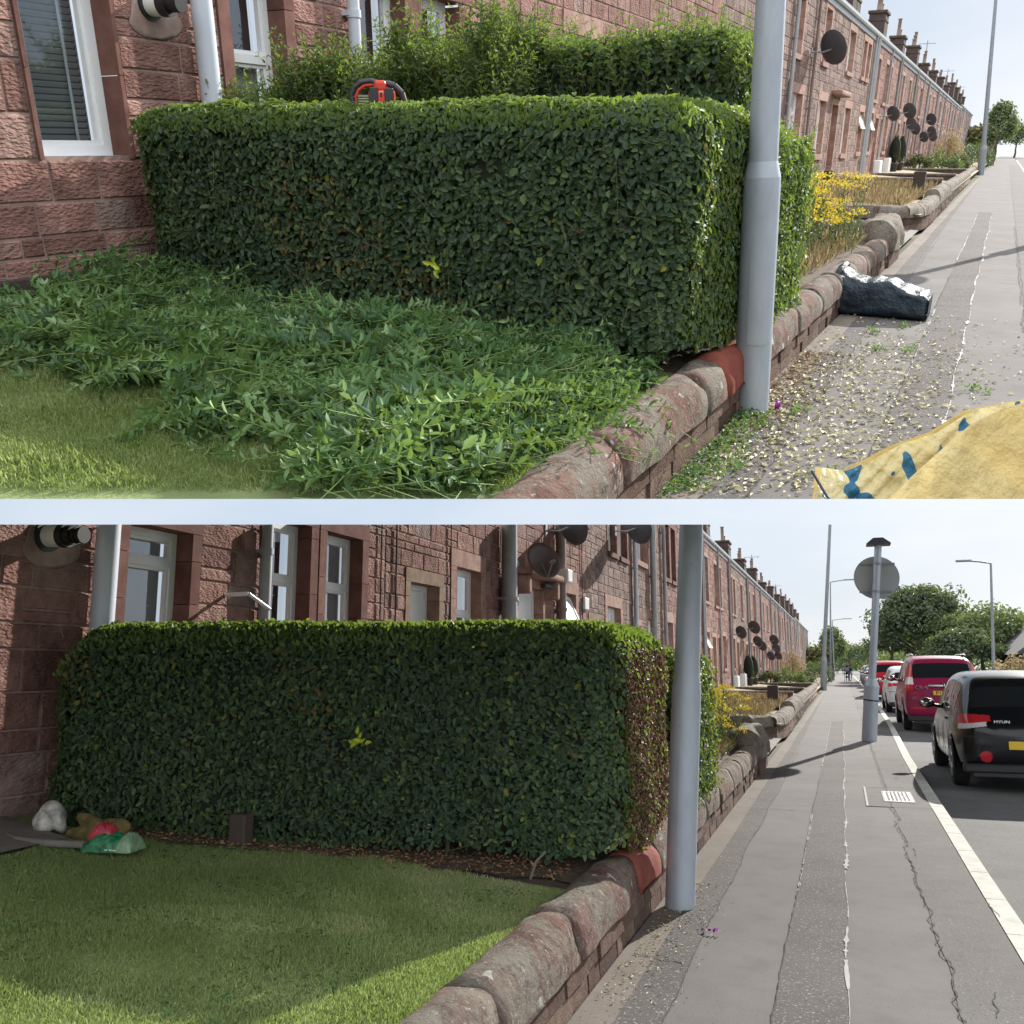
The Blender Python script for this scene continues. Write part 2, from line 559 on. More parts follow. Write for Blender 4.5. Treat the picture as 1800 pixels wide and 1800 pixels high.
def tag(o, label=None, cat=None, group=None, kind=None):
    if label:
        o['label'] = label
    if cat:
        o['category'] = cat
    if group:
        o['group'] = group
    if kind:
        o['kind'] = kind
    if o not in ROOTS[CUR] and o.parent is None:
        ROOTS[CUR].append(o)
    return o


def thing(name, label, cat, loc=(0, 0, 0), rz=0.0, group=None):
    o = bpy.data.objects.new(name, None)
    o.empty_display_size = 0.1
    link(o)
    o.location = loc
    o.rotation_euler = (0, 0, rz)
    return tag(o, label, cat, group)


class MB:
    """collects shapes; build() links them as ONE mesh object"""

    def __init__(s):
        s.v = []
        s.f = []
        s.a = []
        s.smooth = []

    def add(s, vs, fs, a=0.5, smooth=False):
        b = len(s.v)
        s.v.extend([tuple(p) for p in vs])
        s.a.extend([a] * len(vs))
        for f in fs:
            s.f.append(tuple(i + b for i in f))
            s.smooth.append(smooth)
        return s

    def box(s, x0, x1, y0, y1, z0, z1, a=0.5):
        vs = [(x, y, z) for z in (z0, z1) for y in (y0, y1) for x in (x0, x1)]
        fs = [(0, 2, 3, 1), (4, 5, 7, 6), (0, 1, 5, 4), (1, 3, 7, 5), (3, 2, 6, 7), (2, 0, 4, 6)]
        return s.add(vs, fs, a)

    def cbox(s, x0, x1, y0, y1, z0, z1, c=0.01, a=0.5):
        """box with chamfered edges"""
        bm = bmesh.new()
        bmesh.ops.create_cube(bm, size=1)
        for q in bm.verts:
            q.co = Vector(((x0 + x1) / 2 + q.co.x * (x1 - x0), (y0 + y1) / 2 + q.co.y * (y1 - y0), (z0 + z1) / 2 + q.co.z * (z1 - z0)))
        bmesh.ops.bevel(bm, geom=bm.edges[:], offset=c, segments=2, profile=0.5, affect='EDGES')
        s.bm(bm, a)
        return s

    def bm(s, bm, a=0.5, smooth=False, mat=None):
        bm.verts.ensure_lookup_table()
        bm.verts.index_update()
        vs = [(mat @ q.co if mat else q.co) for q in bm.verts]
        s.add(vs, [tuple(q.index for q in f.verts) for f in bm.faces], a, smooth)
        bm.free()
        return s

    def cyl(s, p0, p1, r0, r1=None, n=12, a=0.5, caps=True, smooth=True):
        r1 = r0 if r1 is None else r1
        p0, p1 = Vector(p0), Vector(p1)
        d = (p1 - p0)
        if d.length < 1e-6:
            return s
        q = d.to_track_quat('Z', 'Y')
        vs = []
        for p, r in ((p0, r0), (p1, r1)):
            for i in range(n):
                t = 2 * PI * i / n
                vs.append(p + q @ Vector((r * math.cos(t), r * math.sin(t), 0)))
        s.add(vs, [(i, (i + 1) % n, n + (i + 1) % n, n + i) for i in range(n)], a, smooth)
        if caps:
            s.add(vs[:n], [tuple(range(n - 1, -1, -1))], a)
            s.add(vs[n:], [tuple(range(n))], a)
        return s

    def tube(s, pts, r, n=8, a=0.5):
        for i in range(len(pts) - 1):
            r0 = r[i] if isinstance(r, (list, tuple)) else r
            r1 = r[i + 1] if isinstance(r, (list, tuple)) else r
            s.cyl(pts[i], pts[i + 1], r0, r1, n, a)
        return s

    def lathe(s, prof, c=(0, 0, 0), n=20, a=0.5, mat=None, smooth=True):
        vs = []
        for r, z in prof:
            for i in range(n):
                t = 2 * PI * i / n
                p = Vector((r * math.cos(t), r * math.sin(t), z))
                if mat is not None:
                    p = mat @ p
                vs.append(Vector(c) + p)
        m = len(prof)
        fs = [(j * n + i, j * n + (i + 1) % n, (j + 1) * n + (i + 1) % n, (j + 1) * n + i) for j in range(m - 1) for i in range(n)]
        fs.append(tuple(range(n - 1, -1, -1)))
        fs.append(tuple((m - 1) * n + i for i in range(n)))
        return s.add(vs, fs, a, smooth)

    def blob(s, c, r, sub=3, amp=0.15, seed=0, a=0.5, flat=None):
        bm = bmesh.new()
        bmesh.ops.create_icosphere(bm, subdivisions=sub, radius=1)
        rnd = random.Random(seed)
        ph = [(rnd.uniform(1, 4), rnd.uniform(1, 4), rnd.uniform(1, 4), rnd.uniform(0, 6)) for _ in range(6)]
        for q in bm.verts:
            d = sum(math.sin(q.co.x * p[0] + q.co.y * p[1] + q.co.z * p[2] + p[3]) for p in ph) / 6
            k = 1 + amp * d * 1.8
            z = q.co.z * k * r[2]
            if flat is not None:
                z = max(z, flat)
            q.co = Vector((c[0] + q.co.x * k * r[0], c[1] + q.co.y * k * r[1], c[2] + z))
        return s.bm(bm, a, True)

    def quad(s, a_, b, c, d, a=0.5):
        return s.add([a_, b, c, d], [(0, 1, 2, 3)], a)

    def build(s, name, mat, parent=None, origin=(0, 0, 0), rel=True):
        """rel: vertices are already relative to the thing; else place coordinates minus origin"""
        me = bpy.data.meshes.new(name)
        ox, oy, oz = origin if parent is not None else (0, 0, 0)
        me.from_pydata([(x - ox, y - oy, z - oz) for x, y, z in s.v], [], s.f)
        me.polygons.foreach_set('use_smooth', s.smooth)
        at = me.attributes.new('v', 'FLOAT', 'POINT')
        at.data.foreach_set('value', s.a)
        me.materials.append(MATS[mat] if isinstance(mat, str) else mat)
        me.update()
        o = bpy.data.objects.new(name, me)
        link(o)
        if parent is not None:
            o.parent = parent
        else:
            o.location = origin
            ROOTS[CUR].append(o)
        return o


def part(name, mb, mat, parent):
    """a part given in place coordinates under an unrotated thing"""
    org = Vector((0, 0, 0))
    p = parent
    while p is not None:
        org += p.location
        p = p.parent
    return mb.build(name, mat, parent, org)


def struct(name, mb, mat, label=None):
    o = mb.build(name, mat)
    o['kind'] = 'structure'
    return o


def copy_tree(o, parent=None):
    c = o.copy()
    link(c)
    c.parent = parent
    if parent is None:
        ROOTS[CUR].append(c)
    for ch in list(o.children):
        copy_tree(ch, c)
    return c


# ------------------------------------------------------------------ leaf clouds
class Leaves:
    def __init__(s):
        s.P, s.D, s.N, s.S, s.W, s.A = [], [], [], [], [], []

    def add(s, P, D, N, S, W, A):
        s.P.append(P); s.D.append(D); s.N.append(N)
        s.S.append(S); s.W.append(W); s.A.append(A)

    def build(s, name, mat, parent=None, origin=(0, 0, 0), fold=0.25, cut=None):
        P = np.concatenate(s.P); D = np.concatenate(s.D); N = np.concatenate(s.N)
        S = np.concatenate(s.S); W = np.concatenate(s.W); A = np.concatenate(s.A)
        # keep only what lies inside the built part of the place
        k = keep_mask(P, (S * .9)[:, None][:, 0])
        P, D, N, S, W, A = P[k], D[k], N[k], S[k], W[k], A[k]
        D = D / (np.linalg.norm(D, axis=1, keepdims=True) + 1e-9)
        T = np.cross(D, N)
        T = T / (np.linalg.norm(T, axis=1, keepdims=True) + 1e-9)
        N = np.cross(T, D)
        n = len(P)
        S_, W_ = S[:, None], W[:, None]
        up = N * W_ * fold
        v = np.empty((n, 6, 3))
        v[:, 0] = P
        v[:, 1] = P + D * S_ * .33 + T * W_ * .92 * .5 + up
        v[:, 2] = P + D * S_ * .70 + T * W_ * .72 * .5 + up * .8
        v[:, 3] = P + D * S_ - N * S_ * .10
        v[:, 4] = P + D * S_ * .70 - T * W_ * .72 * .5 + up * .8
        v[:, 5] = P + D * S_ * .33 - T * W_ * .92 * .5 + up
        v = v.reshape(-1, 3) - np.array(origin)
        idx = np.arange(n)[:, None] * 6
        f = np.concatenate([idx + np.array([[0, 1, 2, 3]]), idx + np.array([[0, 3, 4, 5]])], 1).reshape(-1)
        me = bpy.data.meshes.new(name)
        me.vertices.add(n * 6)
        me.vertices.foreach_set('co', v.ravel())
        me.loops.add(n * 8)
        me.loops.foreach_set('vertex_index', f.astype(np.int32))
        me.polygons.add(n * 2)
        me.polygons.foreach_set('loop_start', (np.arange(n * 2) * 4).astype(np.int32))
        me.update(calc_edges=True)
        at = me.attributes.new('v', 'FLOAT', 'POINT')
        at.data.foreach_set('value', np.repeat(A, 6).astype(np.float32))
        me.materials.append(MATS[mat])
        o = bpy.data.objects.new(name, me)
        o['nocut'] = 1
        link(o)
        if parent is not None:
            o.parent = parent
        else:
            o.location = origin
            ROOTS[CUR].append(o)
        return o


# the plane that ends each street (through eye level, about one degree off level)
def plane_world(v):
    return RL @ Vector((0, v - 900.0, 1600.0)).normalized()


NL = plane_world(922)     # lower street lies below this plane
NU = plane_world(877)     # upper street lies above this plane
EYEV = Vector((0, 0, EYE))


def keep_mask(P, m=0.0):
    if CUR == 'L':
        return (P - np.array([0, 0, EYE])) @ np.array(NL) < -m
    M = np.array(M_UP)
    Q = P @ M[:3, :3].T + M[:3, 3]
    return (Q - np.array([0, 0, EYE])) @ np.array(NU) > m


rng = np.random.default_rng(3)


def unit(a):
    return a / (np.linalg.norm(a, axis=1, keepdims=True) + 1e-9)


def wob(P, k, seed):
    r = np.random.default_rng(seed)
    w = r.normal(size=(5, 3)) * k
    ph = r.uniform(0, 6.28, 5)
    return np.sin(P @ w.T + ph).sum(1) / 5


def rounded_box_pts(n, quad, z0, z1, rr, faces=('f', 'b', 'l', 'r', 't')):
    """points + outward normals on a rounded box over a quad footprint
    quad: front-left, front-right, back-right, back-left (xy)."""
    q = np.array(quad, float)
    wx = (np.linalg.norm(q[1] - q[0]) + np.linalg.norm(q[2] - q[3])) / 2
    wy = (np.linalg.norm(q[3] - q[0]) + np.linalg.norm(q[2] - q[1])) / 2
    h = z1 - z0
    A = {'f': wx * h, 'b': wx * h, 'l': wy * h, 'r': wy * h, 't': wx * wy}
    fs = [f for f in faces]
    pr = np.array([A[f] for f in fs]); pr = pr / pr.sum()
    ch = rng.choice(len(fs), n, p=pr)
    a = rng.uniform(-.5, .5, n); b = rng.uniform(-.5, .5, n)
    L = np.zeros((n, 3))
    for i, f in enumerate(fs):
        m = ch == i
        if f == 'f': L[m] = np.c_[a[m] * wx, np.full(m.sum(), -wy / 2), b[m] * h]
        if f == 'b': L[m] = np.c_[a[m] * wx, np.full(m.sum(), wy / 2), b[m] * h]
        if f == 'l': L[m] = np.c_[np.full(m.sum(), -wx / 2), a[m] * wy, b[m] * h]
        if f == 'r': L[m] = np.c_[np.full(m.sum(), wx / 2), a[m] * wy, b[m] * h]
        if f == 't': L[m] = np.c_[a[m] * wx, b[m] * wy, np.full(m.sum(), h / 2)]
    inner = np.array([wx / 2 - rr, wy / 2 - rr, h / 2 - rr])
    C = np.clip(L, -inner, inner)
    C[:, 2] = np.clip(L[:, 2], -h / 2 + .02, h / 2 - rr)
    d = L - C
    N = unit(d)
    Pp = C + N * rr
    u = Pp[:, 0] / wx + .5; w = Pp[:, 1] / wy + .5
    XY = (q[0] * (1 - u)[:, None] + q[1] * u[:, None]) * (1 - w)[:, None] + (q[3] * (1 - u)[:, None] + q[2] * u[:, None]) * w[:, None]
    ex = unit((q[1] - q[0])[None])[0]; ey = unit((q[3] - q[0])[None])[0]
    Nn = np.c_[N[:, 0:1] * ex + N[:, 1:2] * ey, N[:, 2:3]]
    return np.c_[XY, Pp[:, 2] + (z0 + z1) / 2], unit(Nn)


def hedge_leaves(lv, n, quad, z0, z1, rr=.16, size=(.034, .05), depth=.13, faces=('f', 'b', 'l', 'r', 't'), lump=.03, yellow=.012, loose=0.0, seed=1, ztop_fn=None, bottom_fn=None, tone=0.0):
    P, N = rounded_box_pts(n, quad, z0, z1, rr, faces)
    if ztop_fn is not None:
        k = (P[:, 2] - z0) / (z1 - z0)
        P[:, 2] += ztop_fn(P) * np.clip(k, 0, 1)
    d = rng.exponential(depth * .45, len(P))
    P = P - N * np.minimum(d, depth * 2)[:, None] + N * (wob(P, 5.5, seed) * lump)[:, None]
    if loose:
        m = rng.random(len(P)) < loose
        P[m] += N[m] * rng.uniform(0, .06, m.sum())[:, None]
    bare = (wob(P, 4.5, seed + 40) > .52) & (rng.random(len(P)) < .55)
    P, N, d = P[~bare], N[~bare], d[~bare]
    if bottom_fn is not None:
        k = P[:, 2] > bottom_fn(P)
        P, N = P[k], N[k]
        d = d[k]
    m = len(P)
    nn = unit(N + rng.normal(size=(m, 3)) * .30 + np.array([0, 0, .22]))
    D = unit(np.cross(nn, rng.normal(size=(m, 3))) + np.array([0, 0, -.12]))
    S = rng.uniform(*size, m) * rng.choice([.7, .9, 1.0, 1.0, 1.25], m)
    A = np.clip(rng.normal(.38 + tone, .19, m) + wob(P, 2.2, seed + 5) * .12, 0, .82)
    A = np.clip(A + .34 * np.clip((P[:, 2] - z1 + .16) / .16, 0, 1), 0, .86)  # paler towards the top: the sunlit top band is put into leaf colour
    y = rng.random(m) < yellow * (1 + 2 * (wob(P, 3, seed + 9) > .3))
    A[y] = rng.uniform(.88, 1, y.sum())
    bp = (wob(P, 3.4, seed + 60) > .46) & (rng.random(m) < .16)
    A[bp] = rng.uniform(.985, 1, bp.sum())
    lv.add(P, D, nn, S, S * rng.uniform(.56, .72, m), A)


def top_fringe(lv, n, quad, z, size=(.03, .05), up=.045):
    """upright leaves added along the hedge top, toned pale to paint its sunlit band"""
    q = np.array(quad, float)
    u = rng.uniform(.01, .99, n)
    w = rng.beta(1.0, 2.2, n) * .98 + .01
    XY = (q[0] * (1 - u)[:, None] + q[1] * u[:, None]) * (1 - w)[:, None] + (q[3] * (1 - u)[:, None] + q[2] * u[:, None]) * w[:, None]
    edge = np.minimum(w * np.linalg.norm(q[3] - q[0]), np.minimum(u, 1 - u) * np.linalg.norm(q[1] - q[0]))
    rr_ = .2
    k = np.clip(1 - edge / rr_, 0, 1)
    zz = z - rr_ * (1 - np.sqrt(np.clip(1 - k ** 2, 0, 1)))
    P = np.c_[XY, zz + rng.uniform(-.04, .012, n)]
    D = unit(np.c_[rng.normal(0, .55, n), rng.normal(-.15, .55, n), np.ones(n)])
    N = unit(np.c_[rng.normal(0, .6, n), rng.normal(-.9, .5, n), rng.normal(.3, .4, n)])
    S = rng.uniform(*size, n)
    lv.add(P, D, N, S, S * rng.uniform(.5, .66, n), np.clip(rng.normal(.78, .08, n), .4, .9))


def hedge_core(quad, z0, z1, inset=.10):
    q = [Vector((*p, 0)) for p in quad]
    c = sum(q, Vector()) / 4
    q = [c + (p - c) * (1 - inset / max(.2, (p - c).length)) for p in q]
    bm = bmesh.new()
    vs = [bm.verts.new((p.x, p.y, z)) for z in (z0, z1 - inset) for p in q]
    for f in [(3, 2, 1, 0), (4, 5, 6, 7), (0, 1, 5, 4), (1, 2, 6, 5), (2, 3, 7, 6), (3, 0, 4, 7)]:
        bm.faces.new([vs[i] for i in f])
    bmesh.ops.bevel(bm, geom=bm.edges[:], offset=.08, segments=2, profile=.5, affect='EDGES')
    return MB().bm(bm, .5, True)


def sprig(lv, st, p, d, length, ls, n, col, stem_r=.0022, droop=.0, up=None):
    """a cut privet shoot: thin stem and pairs of opposite leaves"""
    p = np.array(p, float); d = np.array(d, float); d /= np.linalg.norm(d)
    a = np.cross(d, rng.normal(size=3)); a /= np.linalg.norm(a)
    b = np.cross(d, a)
    t = np.linspace(.12, 1, n)
    pts = p + d * (t * length)[:, None] + np.array([0, 0, -1]) * (droop * t ** 2 * length)[:, None]
    for k in (0, 1):
        sg = 1 if k == 0 else -1
        ang = np.arange(n) * 1.2 + rng.normal(0, .2, n)
        side = (a * np.cos(ang)[:, None] + b * np.sin(ang)[:, None]) * sg
        D = unit(side + d * .75 + rng.normal(size=(n, 3)) * .15)
        N = unit(d * .8 - side * .5 + rng.normal(size=(n, 3)) * .25)
        S = ls * (1.05 - .45 * t) * rng.uniform(.8, 1.15, n)
        lv.add(pts, D, N, S, S * rng.uniform(.36, .46, n), np.clip(col + rng.normal(0, .08, n), 0, 1))
    if st is not None:
        st.cyl(p - d * .03, pts[-1], stem_r, stem_r * .6, 4, .5, False)


def crown_leaves(lv, c, r, n, size, seed, A0=(0, 1), flat=0.0, clumps=40, hole=.25):
    """leaf clumps through an uneven crown volume"""
    rr = np.random.default_rng(seed)
    cd = unit(rr.normal(size=(clumps, 3)))
    cd[:, 2] = np.abs(cd[:, 2]) * 1.0 - flat
    cen = cd * rr.uniform(.45, .92, clumps)[:, None] ** .7
    cs = rr.uniform(.22, .40, clumps)
    k = rr.integers(0, clumps, n)
    loc = unit(rr.normal(size=(n, 3))) * (rr.random(n) ** .45)[:, None]
    P = cen[k] + loc * cs[k][:, None]
    N = unit(loc + rr.normal(size=(n, 3)) * .6 + np.array([0, 0, .4]))
    D = unit(np.cross(N, rr.normal(size=(n, 3))))
    P = P * np.array(r) + np.array(c)
    S = rr.uniform(size * .6, size * 1.3, n)
    A = np.clip(rr.normal(.5, .2, n) + (rr.normal(0, .18, clumps))[k], 0, 1)
    lv.add(P, D, N, S, S * rr.uniform(.5, .8, n), A)


# ------------------------------------------------------------------ ground, pavement, road
KERB = [(-9, .93), (7.8, .985), (13.4, 1.02), (18.3, 1.06), (27, 1.22), (38.5, 1.34), (52, 1.5), (80, 1.56), (176, 1.72), (420, 2.2)]


def kerb_x(y):
    for (a, b), (c, d) in zip(KERB, KERB[1:]):
        if y <= c:
            return b + (d - b) * (y - a) / (c - a)
    return KERB[-1][1]


def strip(y0, y1, fx0, fx1, z, step=.25, a=.5, jit=0.0, seed=0):
    rnd = random.Random(seed)
    mb = MB()
    ys = []
    y = y0
    while y < y1:
        ys.append(y)
        y += step if y < 20 else step * 4
    ys.append(y1)
    rows = []
    for y in ys:
        rows.append((fx0(y) + rnd.uniform(-jit, jit), fx1(y) + rnd.uniform(-jit, jit), y))
    vs = []
    for x0, x1, y in rows:
        vs += [(x0, y, z), (x1, y, z)]
    mb.add(vs, [(2 * i, 2 * i + 1, 2 * i + 3, 2 * i + 2) for i in range(len(rows) - 1)], a)
    return mb


def wv(seed, amp, k=1.0):
    r = random.Random(seed)
    ph = [(r.uniform(.4, 3.5) * k, r.uniform(0, 6), r.uniform(.3, 1)) for _ in range(4)]
    return lambda y: amp * sum(c * math.sin(a * y + b) for a, b, c in ph) / 2


def ground_z(x, W):
    """garden level: from behind the coping up to the house wall"""
    t = min(1, max(0, (-x - 1.4) / (-W - 1.4)))
    return .35 + .27 * t


def build_ground(W, yfront, lawn_end, ext):
    struct('ground', MB().add([(ext[0], ext[2], -.14), (ext[1], ext[2], -.14), (ext[1], ext[3], -.14), (ext[0], ext[3], -.14)], [(0, 1, 2, 3)]), 'earth_ground')
    struct('road', strip(yfront, min(420, ext[3]), kerb_x, lambda y: kerb_x(y) + (9.5 if ext[1] > 20 else 1.6), -.10, 1.0), 'road_tarmac')
    # pavement slab with its kerb face
    struct('pavement', strip(yfront, min(420, ext[3]), lambda y: -1.27, lambda y: kerb_x(y) - .145, 0.0, .5), 'pave_smooth')
    a1, a2, a3, a4 = wv(1, .012), wv(2, .02), wv(3, .018), wv(4, .02)
    struct('pavement_edge_strip', strip(yfront, 60, lambda y: -1.265, lambda y: -1.08 + a1(y), .004), 'pave_edge')
    struct('pavement_trench_strip', strip(yfront, 60, lambda y: -1.08 + a1(y), lambda y: -.875 + a2(y) - .004 * max(0, y - 8), .006), 'pave_coarse')
    struct('pavement_middle_strip', strip(yfront, 29, lambda y: -.40 + a3(y), lambda y: -.065 + a4(y), .004), 'pave_coarse')
    cr = wv(9, .02, 1.5)
    struct('pavement_kerb_strip', strip(yfront, 120, lambda y: .44 + cr(y) + (.02 if y > 9 else 0), lambda y: kerb_x(y) - .146, .005), 'pave_mid')
    # pale sealing lines, uneven in width
    rnd = random.Random(5)
    mb = MB()
    for sd, fx, y0, y1 in ((1, lambda y: -.40 + a3(y), 7.2, 10.7), (2, lambda y: -.065 + a4(y), yfront, 28), (3, lambda y: -.40 + a3(y), 16, 28)):
        y = y0
        while y < y1:
            L = rnd.uniform(.12, .5)
            w = rnd.choice((.002, .003, .004, .006, .009))
            k_ = 7
            ws = [w * rnd.uniform(.35, 1.5) * (2.2 if rnd.random() < .12 else 1) for _ in range(k_ + 1)]
            L = min(L, .5)
            pl = [(fx(y + L * q / k_) - ws[q] + rnd.uniform(-.002, .002), y + L * q / k_, .0085) for q in range(k_ + 1)]
            pr = [(fx(y + L * q / k_) + ws[q], y + L * q / k_, .0085) for q in range(k_ + 1)]
            mb.add(pl + pr, [(q, k_ + 1 + q, k_ + 2 + q, q + 1) for q in range(k_)])
            y += L * (1.02 if rnd.random() < .8 else 1.5)
    struct('pavement_sealing_lines', mb, 'sealing_line')
    # cracks and cross joints
    mb = MB()

    def crack(pts, w):
        for (x0, y0), (x1, y1) in zip(pts, pts[1:]):
            d = Vector((x1 - x0, y1 - y0, 0))
            if d.length < 1e-5:
                continue
            nrm = Vector((-d.y, d.x, 0)).normalized() * w * rnd.uniform(.5, 1.5)
            mb.add([(x0 - nrm.x, y0 - nrm.y, .0095), (x0 + nrm.x, y0 + nrm.y, .0095), (x1 + nrm.x, y1 + nrm.y, .0095), (x1 - nrm.x, y1 - nrm.y, .0095)], [(0, 1, 2, 3)])

    def wander(x, y0, y1, step, amp, w):
        pts = []
        y = y0
        while y < y1:
            x += rnd.uniform(-amp, amp)
            pts.append((x, y))
            y += step
        crack(pts, w)
    pts = []
    y = yfront
    while y < 24:
        pts.append((.44 + cr(y) + rnd.uniform(-.02, .02), y))
        y += .07
    crack(pts, .0035)
    pts = []
    y = yfront
    while y < 14:
        pts.append((-.40 + a3(y) + rnd.uniform(-.005, .005), y))
        y += .09
    crack(pts, .0025)
    pts = []
    y = yfront
    while y < 20:
        pts.append((-.875 + a2(y) + rnd.uniform(-.006, .006), y))
        y += .09
    crack(pts, .0025)
    for yj, x0, x1 in ((11.2, -1.2, 0), (16.4, -1.2, .9), (17.4, .1, .9), (28.9, -1.3, 1.1), (22.6, .3, 1.0), (5.4, -1.2, -.85), (13.4, .2, .9)):
        pts = []
        x = x0
        while x < x1:
            pts.append((x, yj + rnd.uniform(-.03, .03) + .1 * math.sin(x * 2)))
            x += .06
        crack(pts, .004)
    for k in range(9):
        wander(rnd.uniform(.5, .85), 5 + k * 1.9, 5.4 + k * 1.9, .06, .02, .003)
    struct('pavement_cracks', mb, 'crack')
    # kerb stones
    mb = MB()
    y = yfront
    while y < 170:
        L = .9 if y < 60 else 3
        g = .012
        x0, x1 = kerb_x(y), kerb_x(y + L)
        vs = [(x0 - .14, y + g, -.12), (x0, y + g, -.12), (x1, y + L, -.12), (x1 - .14, y + L, -.12)]
        vt = [(x0 - .14, y + g, .008), (x0 - .012, y + g, .008), (x1 - .012, y + L, .008), (x1 - .14, y + L, .008)]
        vm = [(x0 - .14, y + g, -.01), (x0, y + g, -.005), (x1, y + L, -.005), (x1 - .14, y + L, -.01)]
        mb.add(vs + vm + vt, [(0, 1, 5, 4), (1, 2, 6, 5), (2, 3, 7, 6), (3, 0, 4, 7), (4, 5, 9, 8), (5, 6, 10, 9), (6, 7, 11, 10), (7, 4, 8, 11), (8, 9, 10, 11)], rnd.random())
        y += L
    struct('kerb', mb, 'kerb_stone')
    # garden ground, stepping up to the houses
    mb = MB()
    xs = [-1.38, -2.2, -3.2, -4.2, W + .01]
    n = 60
    for (ya, yb, mat, nm) in ((yfront, lawn_end, 'lawn_soil', 'lawn'),):
        rows = []
        for j in range(n + 1):
            y = ya + (yb - ya) * j / n
            rows.append([(x, y, ground_z(x, W) + .008 * math.sin(3 * x + 2 * y)) for x in xs])
        vs = [p for r in rows for p in r]
        m = len(xs)
        o = MB().add(vs, [(j * m + i + 1, j * m + i, (j + 1) * m + i, (j + 1) * m + i + 1) for j in range(n) for i in range(m - 1)], .5, True)
        struct(nm, o, mat)
    vs = []
    for y in (lawn_end, 15.2):
        vs += [(x, y, ground_z(x, W)) for x in xs]
    struct('garden_soil', MB().add(vs, [(i + 1, i, i + 5, i + 6) for i in range(4)]), 'soil')
    vs = []
    for y in (15.2, 21.8):
        vs += [(-1.38, y, .002), (W + .01, y, .25)]
    struct('garden_path', MB().add(vs, [(1, 0, 2, 3)]), 'concrete')
    vs = []
    for y in (21.8, 170):
        vs += [(x, y, ground_z(x, W) - .04) for x in xs]
    struct('garden_ground', MB().add(vs, [(i + 1, i, i + 5, i + 6) for i in range(4)]), 'dry_ground')


def grass(n, region, W, hgt=(.012, .032), mat='grass_blade', label='short green lawn grass', name='grass', shade=0, keep=None, width=.004):
    x0, x1, y0, y1 = region
    P = np.c_[rng.uniform(x0, x1, n), rng.uniform(y0, y1, n), np.zeros(n)]
    if keep is not None:
        P = P[keep(P)]
    n = len(P)
    P[:, 2] = .35 + .27 * np.clip((-P[:, 0] - 1.4) / (-W - 1.4), 0, 1) + .008 * np.sin(3 * P[:, 0] + 2 * P[:, 1])
    D = unit(np.c_[rng.normal(0, .55, n), rng.normal(0, .55, n), np.ones(n)])
    N = unit(rng.normal(size=(n, 3)))
    S = rng.uniform(*hgt, n)
    A = np.clip(rng.normal(.4, .2, n) + wob(P, 1.6, 21) * .38 + wob(P, 7, 22) * .22 + (wob(P, 4, 33) > .40) * .3, 0, 1)
    S = S * (1 + .5 * wob(P, 9, 41))
    lv = Leaves()
    lv.add(P, D, N, S, np.full(n, width), A)
    o = lv.build(name, mat)
    tag(o, label, 'grass', None, 'stuff')
    return o


# ------------------------------------------------------------------ houses
def frame_rect(mb, x, y0, y1, z0, z1, w, d, a=.5):
    """a rectangular ring of boxes in the facade plane; x is the outer face, d its depth"""
    mb.box(x - d, x, y0, y1, z0, z0 + w, a)
    mb.box(x - d, x, y0, y1, z1 - w, z1, a)
    mb.box(x - d, x, y0, y0 + w, z0 + w, z1 - w, a)
    mb.box(x - d, x, y1 - w, y1, z0 + w, z1 - w, a)


